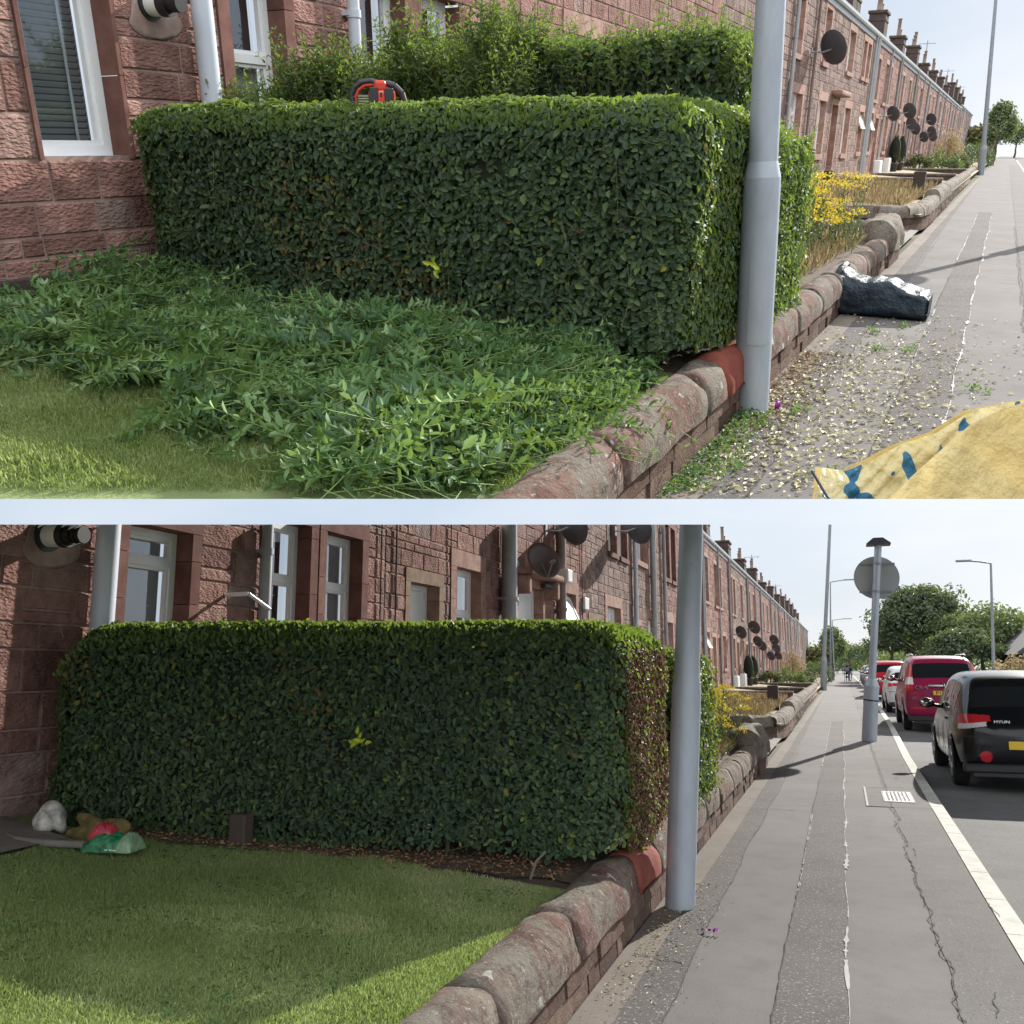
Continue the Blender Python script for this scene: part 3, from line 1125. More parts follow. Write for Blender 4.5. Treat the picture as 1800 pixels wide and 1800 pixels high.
def window(house, W, y0, y1, z0, z1, transom=None, style='plain', rec=.20, mull=False, openpane=False, far=False, label=None):
    xr = W - rec
    fw = .065 if (y1 - y0) > .5 else .05
    if far:
        fw = min(.10, (y1 - y0) * .12)
    f = MB()
    frame_rect(f, xr + .05, y0, y1, z0, z1, fw, .07)
    if transom:
        f.box(xr - .02, xr + .055, y0 + fw, y1 - fw, transom - fw * .5, transom + fw * .5)
    if mull:
        ym = (y0 + y1) / 2
        f.box(xr - .02, xr + .053, ym - fw * .45, ym + fw * .45, z0 + fw, z1 - fw)
    # sash bead inside
    if not far:
        frame_rect(f, xr + .035, y0 + fw, y1 - fw, z0 + fw, (transom - fw * .5 if transom else z1 - fw), .028, .04)
        if transom:
            frame_rect(f, xr + .035, y0 + fw, y1 - fw, transom + fw * .5, z1 - fw, .028, .04)
        f.box(xr - .01, xr + .13, y0 - .01, y1 + .01, z0 - .03, z0)
    w = part('window', f, 'white_upvc', house)
    if label:
        w['label'] = label
    part('pane', MB().quad((xr - .006, y0 + fw, z0 + fw), (xr - .006, y1 - fw, z0 + fw), (xr - .006, y1 - fw, z1 - fw), (xr - .006, y0 + fw, z1 - fw)), 'window_glass', w)
    part('room', MB().box(xr - .24, xr - .20, y0 - .05, y1 + .05, z0 - .05, z1 + .05), 'room_dark', w)
    if style == 'venetian':
        b = MB()
        z = z0 + fw + .03
        while z < z1 - fw:
            b.add([(xr - .095, y0 + fw, z), (xr - .065, y0 + fw, z + .030), (xr - .065, y1 - fw, z + .030), (xr - .095, y1 - fw, z)], [(0, 1, 2, 3)])
            z += .040
        for yy in (y0 + .21, y0 + .50):
            b.box(xr - .062, xr - .060, yy - .011, yy + .011, z0 + fw, z1 - fw)
        part('blind', b, 'blind', w)
    elif style == 'vertical':
        b = MB()
        y = y0 + fw
        while y < y1 - fw - .02:
            b.add([(xr - .075, y, z0 + fw), (xr - .055, y + .073, z0 + fw), (xr - .055, y + .073, z1 - fw - .005), (xr - .075, y, z1 - fw - .005)], [(0, 1, 2, 3)])
            y += .075
        part('blind', b, 'blind', w)
    elif style == 'net':
        b = MB()
        n = 24
        vs = []
        for i in range(n + 1):
            y = y0 + fw + (y1 - y0 - 2 * fw) * i / n
            x = xr - .07 + .012 * math.sin(i * 1.9)
            vs += [(x, y, z0 + fw), (x, y, (transom or z1) - fw * .5)]
        b.add(vs, [(2 * i, 2 * i + 2, 2 * i + 3, 2 * i + 1) for i in range(n)], .5, True)
        part('curtain', b, 'curtain', w)
    if openpane:
        # a top-hung casement pushed outwards
        zt, zb = z1 - fw, z1 - fw - (z1 - z0) * .42
        ang = R_(24)
        s_ = MB()
        g_ = MB()
        L = zt - zb

        def pt(y, u, off):
            return (xr + .06 + math.sin(ang) * u + off * math.cos(ang), y, zt - math.cos(ang) * u + off * math.sin(ang))

        def slab(mb, ya, yb, ua, ub, o0, o1):
            vs = [pt(y, u, o) for o in (o0, o1) for u in (ua, ub) for y in (ya, yb)]
            mb.add(vs, [(0, 1, 3, 2), (4, 6, 7, 5), (0, 4, 5, 1), (2, 3, 7, 6), (0, 2, 6, 4), (1, 5, 7, 3)])
        ya, yb = y0 + fw * .6, y1 - fw * .6
        slab(s_, ya, yb, 0, fw, 0, .04)
        slab(s_, ya, yb, L - fw, L, 0, .04)
        slab(s_, ya, ya + fw, fw, L - fw, 0, .04)
        slab(s_, yb - fw, yb, fw, L - fw, 0, .04)
        slab(g_, ya + fw, yb - fw, fw, L - fw, .015, .02)
        q = part('open_sash', s_, 'white_upvc', w)
        part('sash_pane', g_, 'blind', w)
    return w


def door(house, W, y0, y1, z0, z1, kind='white', rec=.22, far=False):
    xr = W - rec
    f = MB()
    fw = .07
    f.box(xr - .03, xr + .05, y0, y0 + fw, z0, z1)
    f.box(xr - .03, xr + .05, y1 - fw, y1, z0, z1)
    f.box(xr - .03, xr + .05, y0 + fw, y1 - fw, z1 - fw, z1)
    b = MB()
    b.cbox(xr - .02, xr + .02, y0 + fw, y1 - fw, z0 + .01, z1 - fw, .006)
    for (za, zb) in ((.08, .42), (.50, .90)):
        h = z1 - z0
        b.cbox(xr + .015, xr + .03, y0 + fw + .12, y1 - fw - .12, z0 + h * za, z0 + h * zb, .012)
    m = {'white': 'white_upvc', 'red': 'door_red', 'dark': 'door_dark'}[kind]
    d = part('door', b, m, house)
    part('door_frame', f, 'white_upvc' if kind == 'white' else 'dressed_red', d)
    if not far:
        h = MB().cyl((xr + .02, y0 + .16, z0 + 1.0), (xr + .07, y0 + .16, z0 + 1.0), .012, None, 8)
        h.cyl((xr + .07, y0 + .16, z0 + 1.0), (xr + .07, y0 + .27, z0 + 1.0), .011, None, 8)
        part('door_handle', h, 'chrome', d)
        if kind == 'white':
            part('door_glass', MB().box(xr + .03, xr + .034, y0 + .30, y0 + .42, z0 + 1.2, z0 + 1.75), 'car_glass', d)
    return d


def facade(house, W, y0, y1, zb, zt, holes, seed, mat='red_block', bh=(.17, .30), bl=(.22, .62), far=False):
    """wall of squared rubble with real openings. holes: (y0,y1,z0,z1,margin)"""
    rnd = random.Random(seed)
    ex = [(a - m, b + m, c - (m * .8), d + m * 1.25) for a, b, c, d, m in holes]
    # backing wall: grid of cells with the openings left out, then reveals
    ys = sorted({y0, y1, *[max(y0, min(y1, h[0])) for h in holes], *[max(y0, min(y1, h[1])) for h in holes]})
    zs = sorted({zb, zt, *[h[2] for h in holes], *[h[3] for h in holes]})
    mb = MB()
    for ya, yb in zip(ys, ys[1:]):
        for za, zb_ in zip(zs, zs[1:]):
            cy, cz = (ya + yb) / 2, (za + zb_) / 2
            if any(h[0] < cy < h[1] and h[2] < cz < h[3] for h in holes):
                continue
            mb.add([(W, ya, za), (W, yb, za), (W, yb, zb_), (W, ya, zb_)], [(0, 1, 2, 3)])
    wall = part('wall', mb, 'mortar', house)
    # blocks
    bk = MB()
    z = zb
    while z < zt - .05:
        h = rnd.uniform(*bh)
        h = min(h, zt - z)
        if zt - z - h < .1:
            h = zt - z
        for q_ in sorted({e[2] for e in ex} | {e[3] for e in ex}):
            if z + .07 < q_ < z + h + .04:
                h = q_ - z
                break
        segs = [(y0, y1)]
        for a, b, c, d in ex:
            if c < z + h - .03 and d > z + .03:
                ns = []
                for p, q in segs:
                    if b <= p or a >= q:
                        ns.append((p, q))
                    else:
                        if a - p > .06:
                            ns.append((p, a))
                        if q - b > .06:
                            ns.append((b, q))
                segs = ns
        g = .006
        for p, q in segs:
            y = p
            while y < q - .03:
                L = rnd.uniform(*bl) if rnd.random() > .2 else rnd.uniform(.12, .22)
                if q - y - L < .14:
                    L = q - y
                split = h > .24 and rnd.random() < .28 and L > .2
                parts = [(z, z + h * .38), (z + h * .38, z + h)] if split else [(z, z + h)]
                for za, zc in parts:
                    x1 = W + rnd.uniform(.006, .015)
                    c = .010
                    vs = [(W, y + g, za + g), (W, y + L - g, za + g), (W, y + L - g, zc - g), (W, y + g, zc - g),
                          (x1, y + g + c, za + g + c), (x1, y + L - g - c, za + g + c), (x1, y + L - g - c, zc - g - c), (x1, y + g + c, zc - g - c)]
                    bk.add(vs, [(0, 1, 5, 4), (1, 2, 6, 5), (2, 3, 7, 6), (3, 0, 4, 7), (4, 5, 6, 7)], rnd.random())
                y += L
        z += h
    part('stone_blocks', bk, mat, house)
    return wall


def surround(house, W, y0, y1, z0, z1, m, rec=.25, mat='dressed_red', sill=True, dark=None):
    sill = sill and m > .08
    """dressed margins, lintel, sill and the reveals of an opening"""
    mb = MB()
    x1 = W + .022
    rnd = random.Random(int(y0 * 100))
    z = z0 - m * .8
    while z < z1 - .05:
        h = min(rnd.uniform(.35, .6), z1 - z)
        w1, w2 = m * rnd.uniform(.75, 1.0), m * rnd.uniform(.75, 1.0)
        mb.box(W - rec, x1, y0 - m, y0, z + .003, z + h - .003, rnd.random())
        mb.box(W - rec, x1, y1, y1 + m, z + .003, z + h - .003, rnd.random())
        z += h
    mb.box(W - rec, x1 + .002, y0 - m, y1 + m, z1, z1 + m * 1.25, rnd.random())
    if sill:
        mb.box(W - rec, x1 + .05, y0 - .04, y1 + .04, z0 - m * .8, z0 - .001, .3)
    return part('stone_surround', mb, mat, house)


def chimney(house, x, y, z0, z1, pots, ly=.9, lx=.6, seed=0):
    mb = MB()
    mb.box(x - lx / 2, x + lx / 2, y - ly / 2, y + ly / 2, z0, z1, .4)
    mb.cbox(x - lx / 2 - .07, x + lx / 2 + .07, y - ly / 2 - .07, y + ly / 2 + .07, z1 - .003, z1 + .14, .03, .6)
    mb.box(x - lx / 2 - .03, x + lx / 2 + .03, y - ly / 2 - .03, y + ly / 2 + .03, z1 - .32, z1 - .25, .6)
    c = part('chimney', mb, 'chimney_stone', house)
    for i in range(pots):
        yy = y + (i - (pots - 1) / 2) * ly / max(pots, 1)
        hh = .45 + .25 * ((i * 7 + seed) % 3)
        part('chimney_pot', MB().lathe([(.13, z1 + .12), (.10, z1 + .2), (.09, z1 + hh), (.12, z1 + hh + .02), (.12, z1 + hh + .07)], (x, yy, 0), 10), 'chimney_pot', c)
    return c


def roof_gutter(house, W, y0, y1, zg, n=0):
    r = MB()
    r.add([(W + .12, y0, zg + .10), (W + .12, y1, zg + .10), (W - 4.2, y1, zg + 2.7), (W - 4.2, y0, zg + 2.7),
           (W + .12, y0, zg + .06), (W + .12, y1, zg + .06), (W - 4.2, y1, zg + 2.6), (W - 4.2, y0, zg + 2.6)],
          [(0, 1, 2, 3), (7, 6, 5, 4), (0, 4, 5, 1), (0, 3, 7, 4), (1, 5, 6, 2)])
    part('roof', r, 'slate', house)
    g = MB()
    g.box(W, W + .05, y0, y1, zg - .22, zg + .04)
    prof = [(.05, .04), (.052, -.02), (.085, -.07), (.13, -.075), (.165, -.03), (.17, .05), (.16, .05), (.15, -.02), (.12, -.055), (.09, -.05), (.065, -.01), (.064, .04)]
    k = len(prof)
    vs = [(W + px, y, zg + pz) for y in (y0, y1) for px, pz in prof]
    g.add(vs, [(i, (i + 1) % k, k + (i + 1) % k, k + i) for i in range(k)])
    part('gutter', g, 'gutter_paint', house)


def drainpipe(house, W, y, z0, z1, r, mat, swan=True):
    p = MB()
    x = W + r + .03
    p.cyl((x, y, z0), (x, y, z1 - (.35 if swan else 0)), r, None, 14)
    if swan:
        p.tube([(x, y, z1 - .35), (W + .10, y, z1 - .1), (W + .11, y, z1)], r * .9, 10)
    z = z0 + .6
    while z < z1 - .3:
        p.cyl((x, y, z), (x, y, z + .06), r * 1.18, None, 14)
        p.box(W, x, y - r * 1.3, y + r * 1.3, z + .015, z + .045)
        z += 1.55
    return part('drainpipe', p, mat, house)


def dish(W, y, z, r, label, mat='dish_grey', face=(.35, .75), arm=.30, group='satellite dishes on the house fronts'):
    t = thing('satellite_dish', label, 'satellite dish', (W + .01, y, z), 0, group)
    b = MB()
    b.box(0, .02, -.06, .06, -.12, .12)
    b.tube([(0, 0, 0), (arm * .6, 0, -.02), (arm, 0, .04)], .02, 8)
    b.build('wall_bracket', 'galvanised_far', t)
    d = Vector((face[0], face[1], .35)).normalized()
    q = d.to_track_quat('Z', 'Y').to_matrix()
    c = Vector((arm, 0, .06)) + d * .03
    prof = [(.001, 0), (r * .4, .012), (r * .75, .045), (r, .085), (r * 1.015, .092), (r * 1.0, .098), (r * .74, .058), (r * .38, .024), (.001, .012)]
    MB().lathe(prof, c, 28, .5, q).build('reflector', mat, t)
    a = MB()
    low = c + q @ Vector((0, -r, .09)) if (q @ Vector((0, -1, 0))).z < 0 else c + q @ Vector((0, r, .09))
    tip = c + d * r * 1.1 + Vector((0, 0, -r * .45))
    a.tube([c, low, tip], .011, 6)
    a.build('feed_arm', 'galvanised_far', t)
    MB().cyl(tip - d * .04, tip + d * .06, .035, .03, 12).build('receiver', 'galvanised_far', t)
    return t


# ------------------------------------------------------------------ garden walls
def coping_stone(x0, x1, ztop, zb, y0, y1, seed, a=None, rough=.007):
    """one half-round coping stone lying along Y"""
    rnd = random.Random(seed)
    n, m = 14, max(3, int((y1 - y0) / .12))
    cx, hw = (x0 + x1) / 2, (x1 - x0) / 2
    vs = []
    ph = [rnd.uniform(0, 6) for _ in range(4)]
    for j in range(m + 1):
        y = y0 + (y1 - y0) * j / m
        e = min(1, min(j, m - j) / 1.0)
        k = .992 + .008 * min(1, e)
        for i in range(n + 1):
            t = PI * i / n
            d = rough * (math.sin(3 * t + ph[0] + y * 7) + math.sin(5 * t + ph[1] - y * 11) * .6 + math.sin(y * 19 + ph[2] + t) * .4)
            sx = math.cos(t)
            sx = math.copysign(abs(sx) ** .8, sx)
            vs.append((cx + (hw + d) * k * sx, y + rnd.uniform(-.003, .003), zb + (ztop - zb + d) * k * (math.sin(t) ** .75)))
    w = n + 1
    fs = [(j * w + i, (j + 1) * w + i, (j + 1) * w + i + 1, j * w + i + 1) for j in range(m) for i in range(n)]
    fs += [tuple(range(n, -1, -1))[::-1], tuple(m * w + i for i in range(n, -1, -1))]
    fs += [(0, n, m * w + n, m * w)]
    return MB().add(vs, fs, rnd.random() if a is None else a, True)


def garden_wall(y0, y1, label, xc=-1.40, hw=.155, ztop=.43, zb=.21, seed=1, stone=.95, mat='coping_grey', endblock=True, xdrift=0.0, painted=None, group=None):
    t = thing('garden_wall', label, 'garden wall', (xc, y0, 0), 0, group)
    rnd = random.Random(seed)
    wl = MB()
    for z0_, z1_ in ((-.05, .095), (.10, .205)):
        y = y0
        while y < y1:
            L = min(rnd.uniform(.22, .5), y1 - y)
            dx = xdrift * (y - y0)
            x1 = xc + hw - .02 + rnd.uniform(-.012, .008) + dx
            b = .014
            vs = [(xc - hw + .03 + dx, y, z0_), (x1, y + .004, z0_), (x1, y + L - .004, z0_), (xc - hw + .03 + dx, y + L, z0_),
                  (xc - hw + .03 + dx, y, z1_), (x1 - .01, y + b, z1_), (x1 - .01, y + L - b, z1_), (xc - hw + .03 + dx, y + L, z1_)]
            wl.add(vs, [(3, 2, 1, 0), (4, 5, 6, 7), (0, 1, 5, 4), (1, 2, 6, 5), (2, 3, 7, 6), (3, 0, 4, 7)], rnd.random())
            y += L
    part('wall_courses', wl, 'wall_rubble', t)
    wl = MB()
    wl.box(xc - hw + .04, xc + hw - .05, y0, y1, .0, .20)
    part('wall_core', wl, 'mortar', t)
    y = y0
    k = 0
    while y < y1 - .05:
        L = min(stone * rnd.uniform(.8, 1.25), y1 - y)
        if y1 - y - L < .35:
            L = y1 - y
        if painted:
            for q_ in painted:
                if y < q_ - .01 < y + L + .3:
                    L = q_ - y
                    break
        dx = xdrift * (y - y0)
        m = mat
        if painted and painted[0] < y + L / 2 < painted[1]:
            m = 'coping_painted'
        part('coping_stone', coping_stone(xc - hw + dx, xc + hw + dx, ztop + rnd.uniform(-.002, .002), zb, y + .002, y + L - .002, seed * 31 + k), m, t)
        y += L
        k += 1
    return t


def curved_coping(pts, hw, ztop, zb, label, seed=1, mat='coping_grey', group=None):
    """a low wall with rounded coping following a curve"""
    t = thing('garden_wall', label, 'garden wall', (pts[0][0], pts[0][1], 0), 0, group)
    P = [Vector((*p, 0)) for p in pts]
    rnd = random.Random(seed)
    n = 12
    lens = [0]
    for a, b in zip(P, P[1:]):
        lens.append(lens[-1] + (b - a).length)

    def at(s):
        for i in range(len(P) - 1):
            if s <= lens[i + 1] or i == len(P) - 2:
                d = (P[i + 1] - P[i]).normalized()
                return P[i] + d * (s - lens[i]), d
    s = 0
    wl = MB()
    while s < lens[-1] - .05:
        L = min(rnd.uniform(.5, .9), lens[-1] - s)
        m = 5
        vs = []
        for j in range(m + 1):
            p, d = at(s + .006 + (L - .012) * j / m)
            nr = Vector((-d.y, d.x, 0))
            k = .95 if j in (0, m) else 1
            for i in range(n + 1):
                t_ = PI * i / n
                r = .012 * math.sin(4 * t_ + s * 5 + j)
                vs.append(p + nr * ((hw + r) * k * math.copysign(abs(math.cos(t_)) ** .8, math.cos(t_))) + Vector((0, 0, zb + (ztop - zb + r) * k * math.sin(t_) ** .75)))
        w = n + 1
        fs = [(j * w + i, j * w + i + 1, (j + 1) * w + i + 1, (j + 1) * w + i) for j in range(m) for i in range(n)]
        fs += [tuple(range(n + 1)), tuple(m * w + i for i in range(n, -1, -1))]
        part('coping_stone', MB().add(vs, fs, rnd.random(), True), mat, t)
        for (a0, a1) in ((-.05, .10), (.105, zb)):
            p0, d0 = at(s)
            p1, d1 = at(s + L)
            n0, n1 = Vector((-d0.y, d0.x, 0)) * (hw - .03), Vector((-d1.y, d1.x, 0)) * (hw - .03)
            q = [p0 - n0, p0 + n0, p1 + n1, p1 - n1]
            wl.add([(*v.xy, a0) for v in q] + [(*v.xy, a1) for v in q], [(0, 1, 2, 3), (7, 6, 5, 4), (0, 4, 5, 1), (1, 5, 6, 2), (2, 6, 7, 3), (3, 7, 4, 0)], rnd.random())
        s += L
    part('wall_courses', wl, 'wall_rubble', t)
    return t


# ------------------------------------------------------------------ street furniture
def big_column(base, top, zs, r0, r1, label, zmax):
    """a lamp column: thick base section, shoulder, slimmer shaft; it leans a little"""
    t = thing('street_lamp', label, 'lamp post', base)
    d = Vector((top[0] - base[0], top[1] - base[1], top[2])).normalized()
    at = lambda z: d * (z / d.z)
    b = MB()
    b.cyl(at(-.02), at(zs - .05), r0, r0, 40)
    b.cyl(at(zs - .05), at(zs), r0, r0 * .985, 40)
    b.cyl(at(zs), at(zs + .09), r0 * .985, r1 * 1.02, 40)
    b.build('column_base', 'galvanised', t)
    s = MB()
    s.cyl(at(zs + .09), at(zmax), r1 * 1.0, r1 * .9, 40)
    s.build('shaft', 'galvanised', t)
    dr = MB()
    q = at(.75)
    dd = MB()
    vs = []
    for i in range(9):
        a = R_(-40 + i * 8 - 60)
        for z in (.45, 1.05):
            p = at(z)
            vs.append((p.x + (r0 + .004) * math.cos(a), p.y + (r0 + .004) * math.sin(a), z))
    dd.add(vs, [(2 * i, 2 * i + 2, 2 * i + 3, 2 * i + 1) for i in range(8)], .5, True)
    dd.build('service_door', 'galvanised', t)
    return t


def street_lamp(x, y, h, arm, label, r=.10, group='street lamps along the street', lean=0.0):
    t = thing('street_lamp', label, 'lamp post', (x, y, 0), 0, group)
    b = MB()
    b.cyl((0, 0, 0), (lean * .1, 0, h * .14), r * 1.45, None, 16)
    b.cyl((lean * .1, 0, h * .14), (lean * .12, 0, h * .16), r * 1.45, r, 16)
    b.build('column_base', 'galvanised_far', t)
    MB().cyl((lean * .12, 0, h * .16), (lean, 0, h), r, r * .6, 14).build('shaft', 'galvanised_far', t)
    if arm:
        MB().tube([(lean, 0, h), (lean + arm * .5, 0, h + .12), (lean + arm, 0, h + .2)], .05, 8).build('arm', 'galvanised_far', t)
        MB().cbox(min(lean + arm * .8, lean + arm * 1.5), max(lean + arm * .8, lean + arm * 1.5), -.16, .16, h + .14, h + .26, .04).build('lamp_head', 'galvanised_far', t)
    return t


# ------------------------------------------------------------------ cars
def car_stations(kind, L, H):
    """(t along the length from the rear, zlow, zbelt, ztop, wlow, wbelt, wtop, side glass?, top glass?)"""
    if kind == 'hatch':
        S = [(0.0, .42, .78, .80, .66, .66, .58, 0, 0), (.012, .30, .88, .93, .85, .83, .66, 0, 0), (.032, .26, .97, 1.03, .93, .89, .72, 0, 1),
             (.105, .24, 1.0, 1.37, .985, .93, .655, 0, 0), (.14, .24, 1.0, 1.47, 1, .95, .675, 1, 0), (.24, .23, .985, 1.53, 1, .97, .73, 1, 0), (.40, .23, .97, 1.54, 1, .98, .745, 0, 0),
             (.42, .23, .965, 1.54, 1, .98, .745, 1, 0), (.60, .23, .94, 1.50, 1, .98, .74, 0, 1), (.755, .23, .92, .97, 1, .96, .80, 0, 0),
             (.88, .23, .84, .88, .99, .92, .78, 0, 0), (.97, .26, .68, .72, .93, .84, .66, 0, 0), (1.0, .34, .58, .60, .80, .72, .55, 0, 0)]
    elif kind == 'suv':
        S = [(0.0, .46, .88, .92, .86, .86, .74, 0, 0), (.01, .36, 1.00, 1.05, .95, .92, .76, 0, 0), (.02, .32, 1.06, 1.12, .98, .94, .78, 0, 1),
             (.075, .31, 1.08, 1.57, 1, .95, .74, 0, 0), (.105, .31, 1.08, 1.64, 1, .96, .745, 1, 0), (.24, .30, 1.06, 1.68, 1, .97, .76, 1, 0), (.40, .30, 1.05, 1.69, 1, .98, .77, 0, 0),
             (.42, .30, 1.05, 1.69, 1, .98, .77, 1, 0), (.60, .30, 1.04, 1.65, 1, .98, .76, 0, 1), (.745, .30, 1.02, 1.08, 1, .96, .82, 0, 0),
             (.88, .30, .97, 1.00, .99, .93, .80, 0, 0), (.97, .33, .82, .86, .94, .86, .70, 0, 0), (1.0, .42, .70, .72, .82, .74, .60, 0, 0)]
    else:  # van
        S = [(0.0, .35, 1.2, 2.1, .95, .97, .86, 0, 0), (.02, .30, 1.2, 2.25, 1, 1, .9, 0, 0), (.5, .28, 1.2, 2.3, 1, 1, .9, 0, 0), (.66, .28, 1.15, 2.25, 1, 1, .88, 1, 0), (.76, .28, 1.1, 2.1, 1, .98, .82, 1, 1), (.88, .28, 1.05, 1.15, 1, .94, .80, 0, 0), (1.0, .35, .8, .85, .9, .84, .7, 0, 0)]
    k = H / (max(s[3] for s in S) + .01)
    return [(s[0] * L, s[1] * k * .95, s[2] * k, s[3] * k) + s[4:] for s in S]


def make_car(label, group, loc, L, Wd, H, kind, paint_mat, plate='plate_yellow', far=False, facing=False, text=None, name='parked_car', details=True, plinth=None):
    t = thing(name, label, 'car', loc, PI if facing else 0, group)
    S = car_stations(kind, L, H)
    hw = Wd / 2
    bm = bmesh.new()
    rows = []
    for (y, zl, zb, zt, wl, wb, wt, sg, tg) in S:
        mid = (zl + zb) / 2
        half = [(0, zl), (hw * wl * .86, zl), (hw * wl * .985, zl + .07), (hw * wl * 1.0, mid), (hw * wb, zb), (hw * (wb * .25 + wt * .75), zt - .07 * (zt - zb) - .0), (hw * wt * .80, zt), (0, zt + .015)]
        full = [(-x, z) for x, z in half[::-1][:-1]] + half[:]
        # ring: top centre -> left side -> bottom -> right side
        ring = [(-x, z) for x, z in half[1:]][::-1] + [(0, zl)] + [(x, z) for x, z in half[1:-1]]
        rows.append([bm.verts.new((x, y, z)) for x, z in ring])
    n = len(rows[0])
    # ring indices: 0 topcentre,1 topL,2 roofedgeL,3 beltL,4 midL,5 lowL,6 bottomL,7 bottomcentre,8..: bottomR,lowR,midR,beltR,roofedgeR,topR
    glass = set()
    for j in range(len(S) - 1):
        for i in range(n):
            f = bm.faces.new((rows[j][i], rows[j][(i + 1) % n], rows[j + 1][(i + 1) % n], rows[j + 1][i]))
            f.smooth = True
            f.material_index = 0
            if S[j][7] and i in (2, 11):
                f.material_index = 1
            if S[j][8] and i in (0, 1, 12, 13):
                f.material_index = 1
    f = bm.faces.new(rows[0]); f.smooth = True
    f = bm.faces.new(rows[-1][::-1]); f.smooth = True
    bmesh.ops.recalc_face_normals(bm, faces=bm.faces[:])
    me = bpy.data.meshes.new('tmp')
    bm.to_mesh(me)
    bm.free()
    for m in ('a', 'b'):
        me.materials.append(None)
    ob = bpy.data.objects.new('tmp', me)
    sc.collection.objects.link(ob)
    md = ob.modifiers.new('s', 'SUBSURF')
    md.levels = 2 if far else 4
    dg = bpy.context.evaluated_depsgraph_get()
    ev = ob.evaluated_get(dg)
    em = ev.to_mesh()
    co = [tuple(v_.co) for v_ in em.vertices]
    nr = [v_.normal.copy() for v_ in em.vertices]
    polys = [(tuple(p.vertices), p.material_index) for p in em.polygons]
    ev.to_mesh_clear()
    bpy.data.objects.remove(ob)
    body = MB()
    body.add(co, [p for p, m in polys if m == 0], .5, True)
    o = body.build('body', paint_mat, t)
    gl = MB()
    gl.add([tuple(Vector(c) + nn * .004) for c, nn in zip(co, nr)], [p for p, m in polys if m == 1], .5, True)
    gl.build('window', 'car_glass', t)
    # wheels
    wr = H * .205 if kind != 'van' else .33
    for sy in (.185, .80):
        for sx in (-1, 1):
            x = sx * (hw - .10)
            y = L * sy
            w = MB()
            prof = [(wr * .62, -.10), (wr * .93, -.105), (wr, -.07), (wr, .07), (wr * .93, .105), (wr * .62, .10)]
            q = Matrix.Rotation(R_(90), 3, 'Y')
            w.lathe(prof, (x, y, wr), 28, .5, q)
            wo_ = w.build('wheel', 'dark_rubber', t)
            r = MB()
            fx = x + sx * .105
            r.lathe([(wr * .64, -.004), (wr * .62, .006), (wr * .5, -.0)], (fx, y, wr), 24, .5, q)
            for k in range(7):
                a = 2 * PI * k / 7
                c = Vector((fx + sx * .004, y, wr))
                r.cyl(c + Vector((0, math.cos(a), math.sin(a))) * .03, c + Vector((0, math.cos(a), math.sin(a))) * wr * .6, .022, .016, 6)
            r.cyl((fx - .01, y, wr), (fx + .012, y, wr), .05, None, 12)
            r.build('rim', 'wheel_rim', wo_)
            ar = MB()
            vs = []
            m = 18
            for i in range(m + 1):
                a = PI * i / m * 1.12 - .06 * PI
                for rr in (wr * .9, wr * 1.17):
                    vs.append((sx * (hw * 1.0 + (.003 if rr > wr else -.02)), y + rr * math.cos(a), wr + rr * math.sin(a)))
            ar.add(vs, [(2 * i, 2 * i + 2, 2 * i + 3, 2 * i + 1) for i in range(m)], .5, True)
            ar.build('wheel_arch', 'black_plastic', t)
    k = H / (1.55 if kind == 'hatch' else 1.70)
    if not details:
        return t
    # rear lamps that follow the bodywork, plate, bumper trim
    def lens(name, mat, test, par, off):
        keep_ = []
        for p, m in polys:
            c = Vector((0, 0, 0))
            for q in p:
                c += Vector(co[q])
            c /= len(p)
            if test(c):
                keep_.append(p)
        if not keep_:
            return None
        used = {}
        vs = []
        fs = []
        for p in keep_:
            f_ = []
            for q in p:
                if q not in used:
                    used[q] = len(vs)
                    vs.append(tuple(Vector(co[q]) + nr[q] * off))
                f_.append(used[q])
            fs.append(tuple(f_))
        return MB().add(vs, fs, .5, True).build(name, mat, par)
    kk = H / (1.55 if kind == 'hatch' else 1.70)
    for sx in (-1, 1):
        if kind == 'suv':
            lamp = lens('tail_light', 'lens_red', lambda c: c.x * sx > hw * .74 and c.y < L * .05 and .90 * kk < c.z < 1.04 * kk, t, .010)
            lens('clear_lens', 'lens_clear', lambda c: c.x * sx > hw * .74 and c.y < L * .05 and 1.04 * kk <= c.z < 1.20 * kk, lamp or t, .010)
            lens('upper_lens', 'lens_red', lambda c: c.x * sx > hw * .74 and c.y < L * .085 and 1.20 * kk <= c.z < 1.55 * kk, lamp or t, .012)
            lens('reflector', 'lens_red', lambda c: hw * .45 < c.x * sx < hw * .8 and c.y < L * .03 and .50 * kk < c.z < .55 * kk, t, .010)
        else:
            lamp = lens('tail_light', 'lens_red', lambda c: c.x * sx > hw * .50 and c.y < L * .075 and (.845 + .10 * (1 - abs(c.x) / hw)) * kk < c.z < (.985 - .03 * (1 - abs(c.x) / hw)) * kk, t, .010)
            lens('clear_lens', 'lens_clear', lambda c: c.x * sx > hw * .56 and c.y < L * .065 and (.775 + .14 * (1 - abs(c.x) / hw)) * kk < c.z <= (.845 + .10 * (1 - abs(c.x) / hw)) * kk, lamp or t, .010)
            lens('reflector', 'lens_red', lambda c: (c.x * sx - hw * .60) ** 2 + (c.z - .45 * kk) ** 2 < .075 ** 2 and c.y < L * .06, t, .010)
        lens('bumper_shadow_gap', 'black_plastic', lambda c: abs(c.z - .70 * kk) < .009 and c.y < L * .05 and c.x * sx > 0, t, .003)
        # door mirrors
        b = MB()
        bmx = bmesh.new()
        bmesh.ops.create_icosphere(bmx, subdivisions=3, radius=1)
        zm = (1.03 if kind == 'hatch' else 1.14) * k
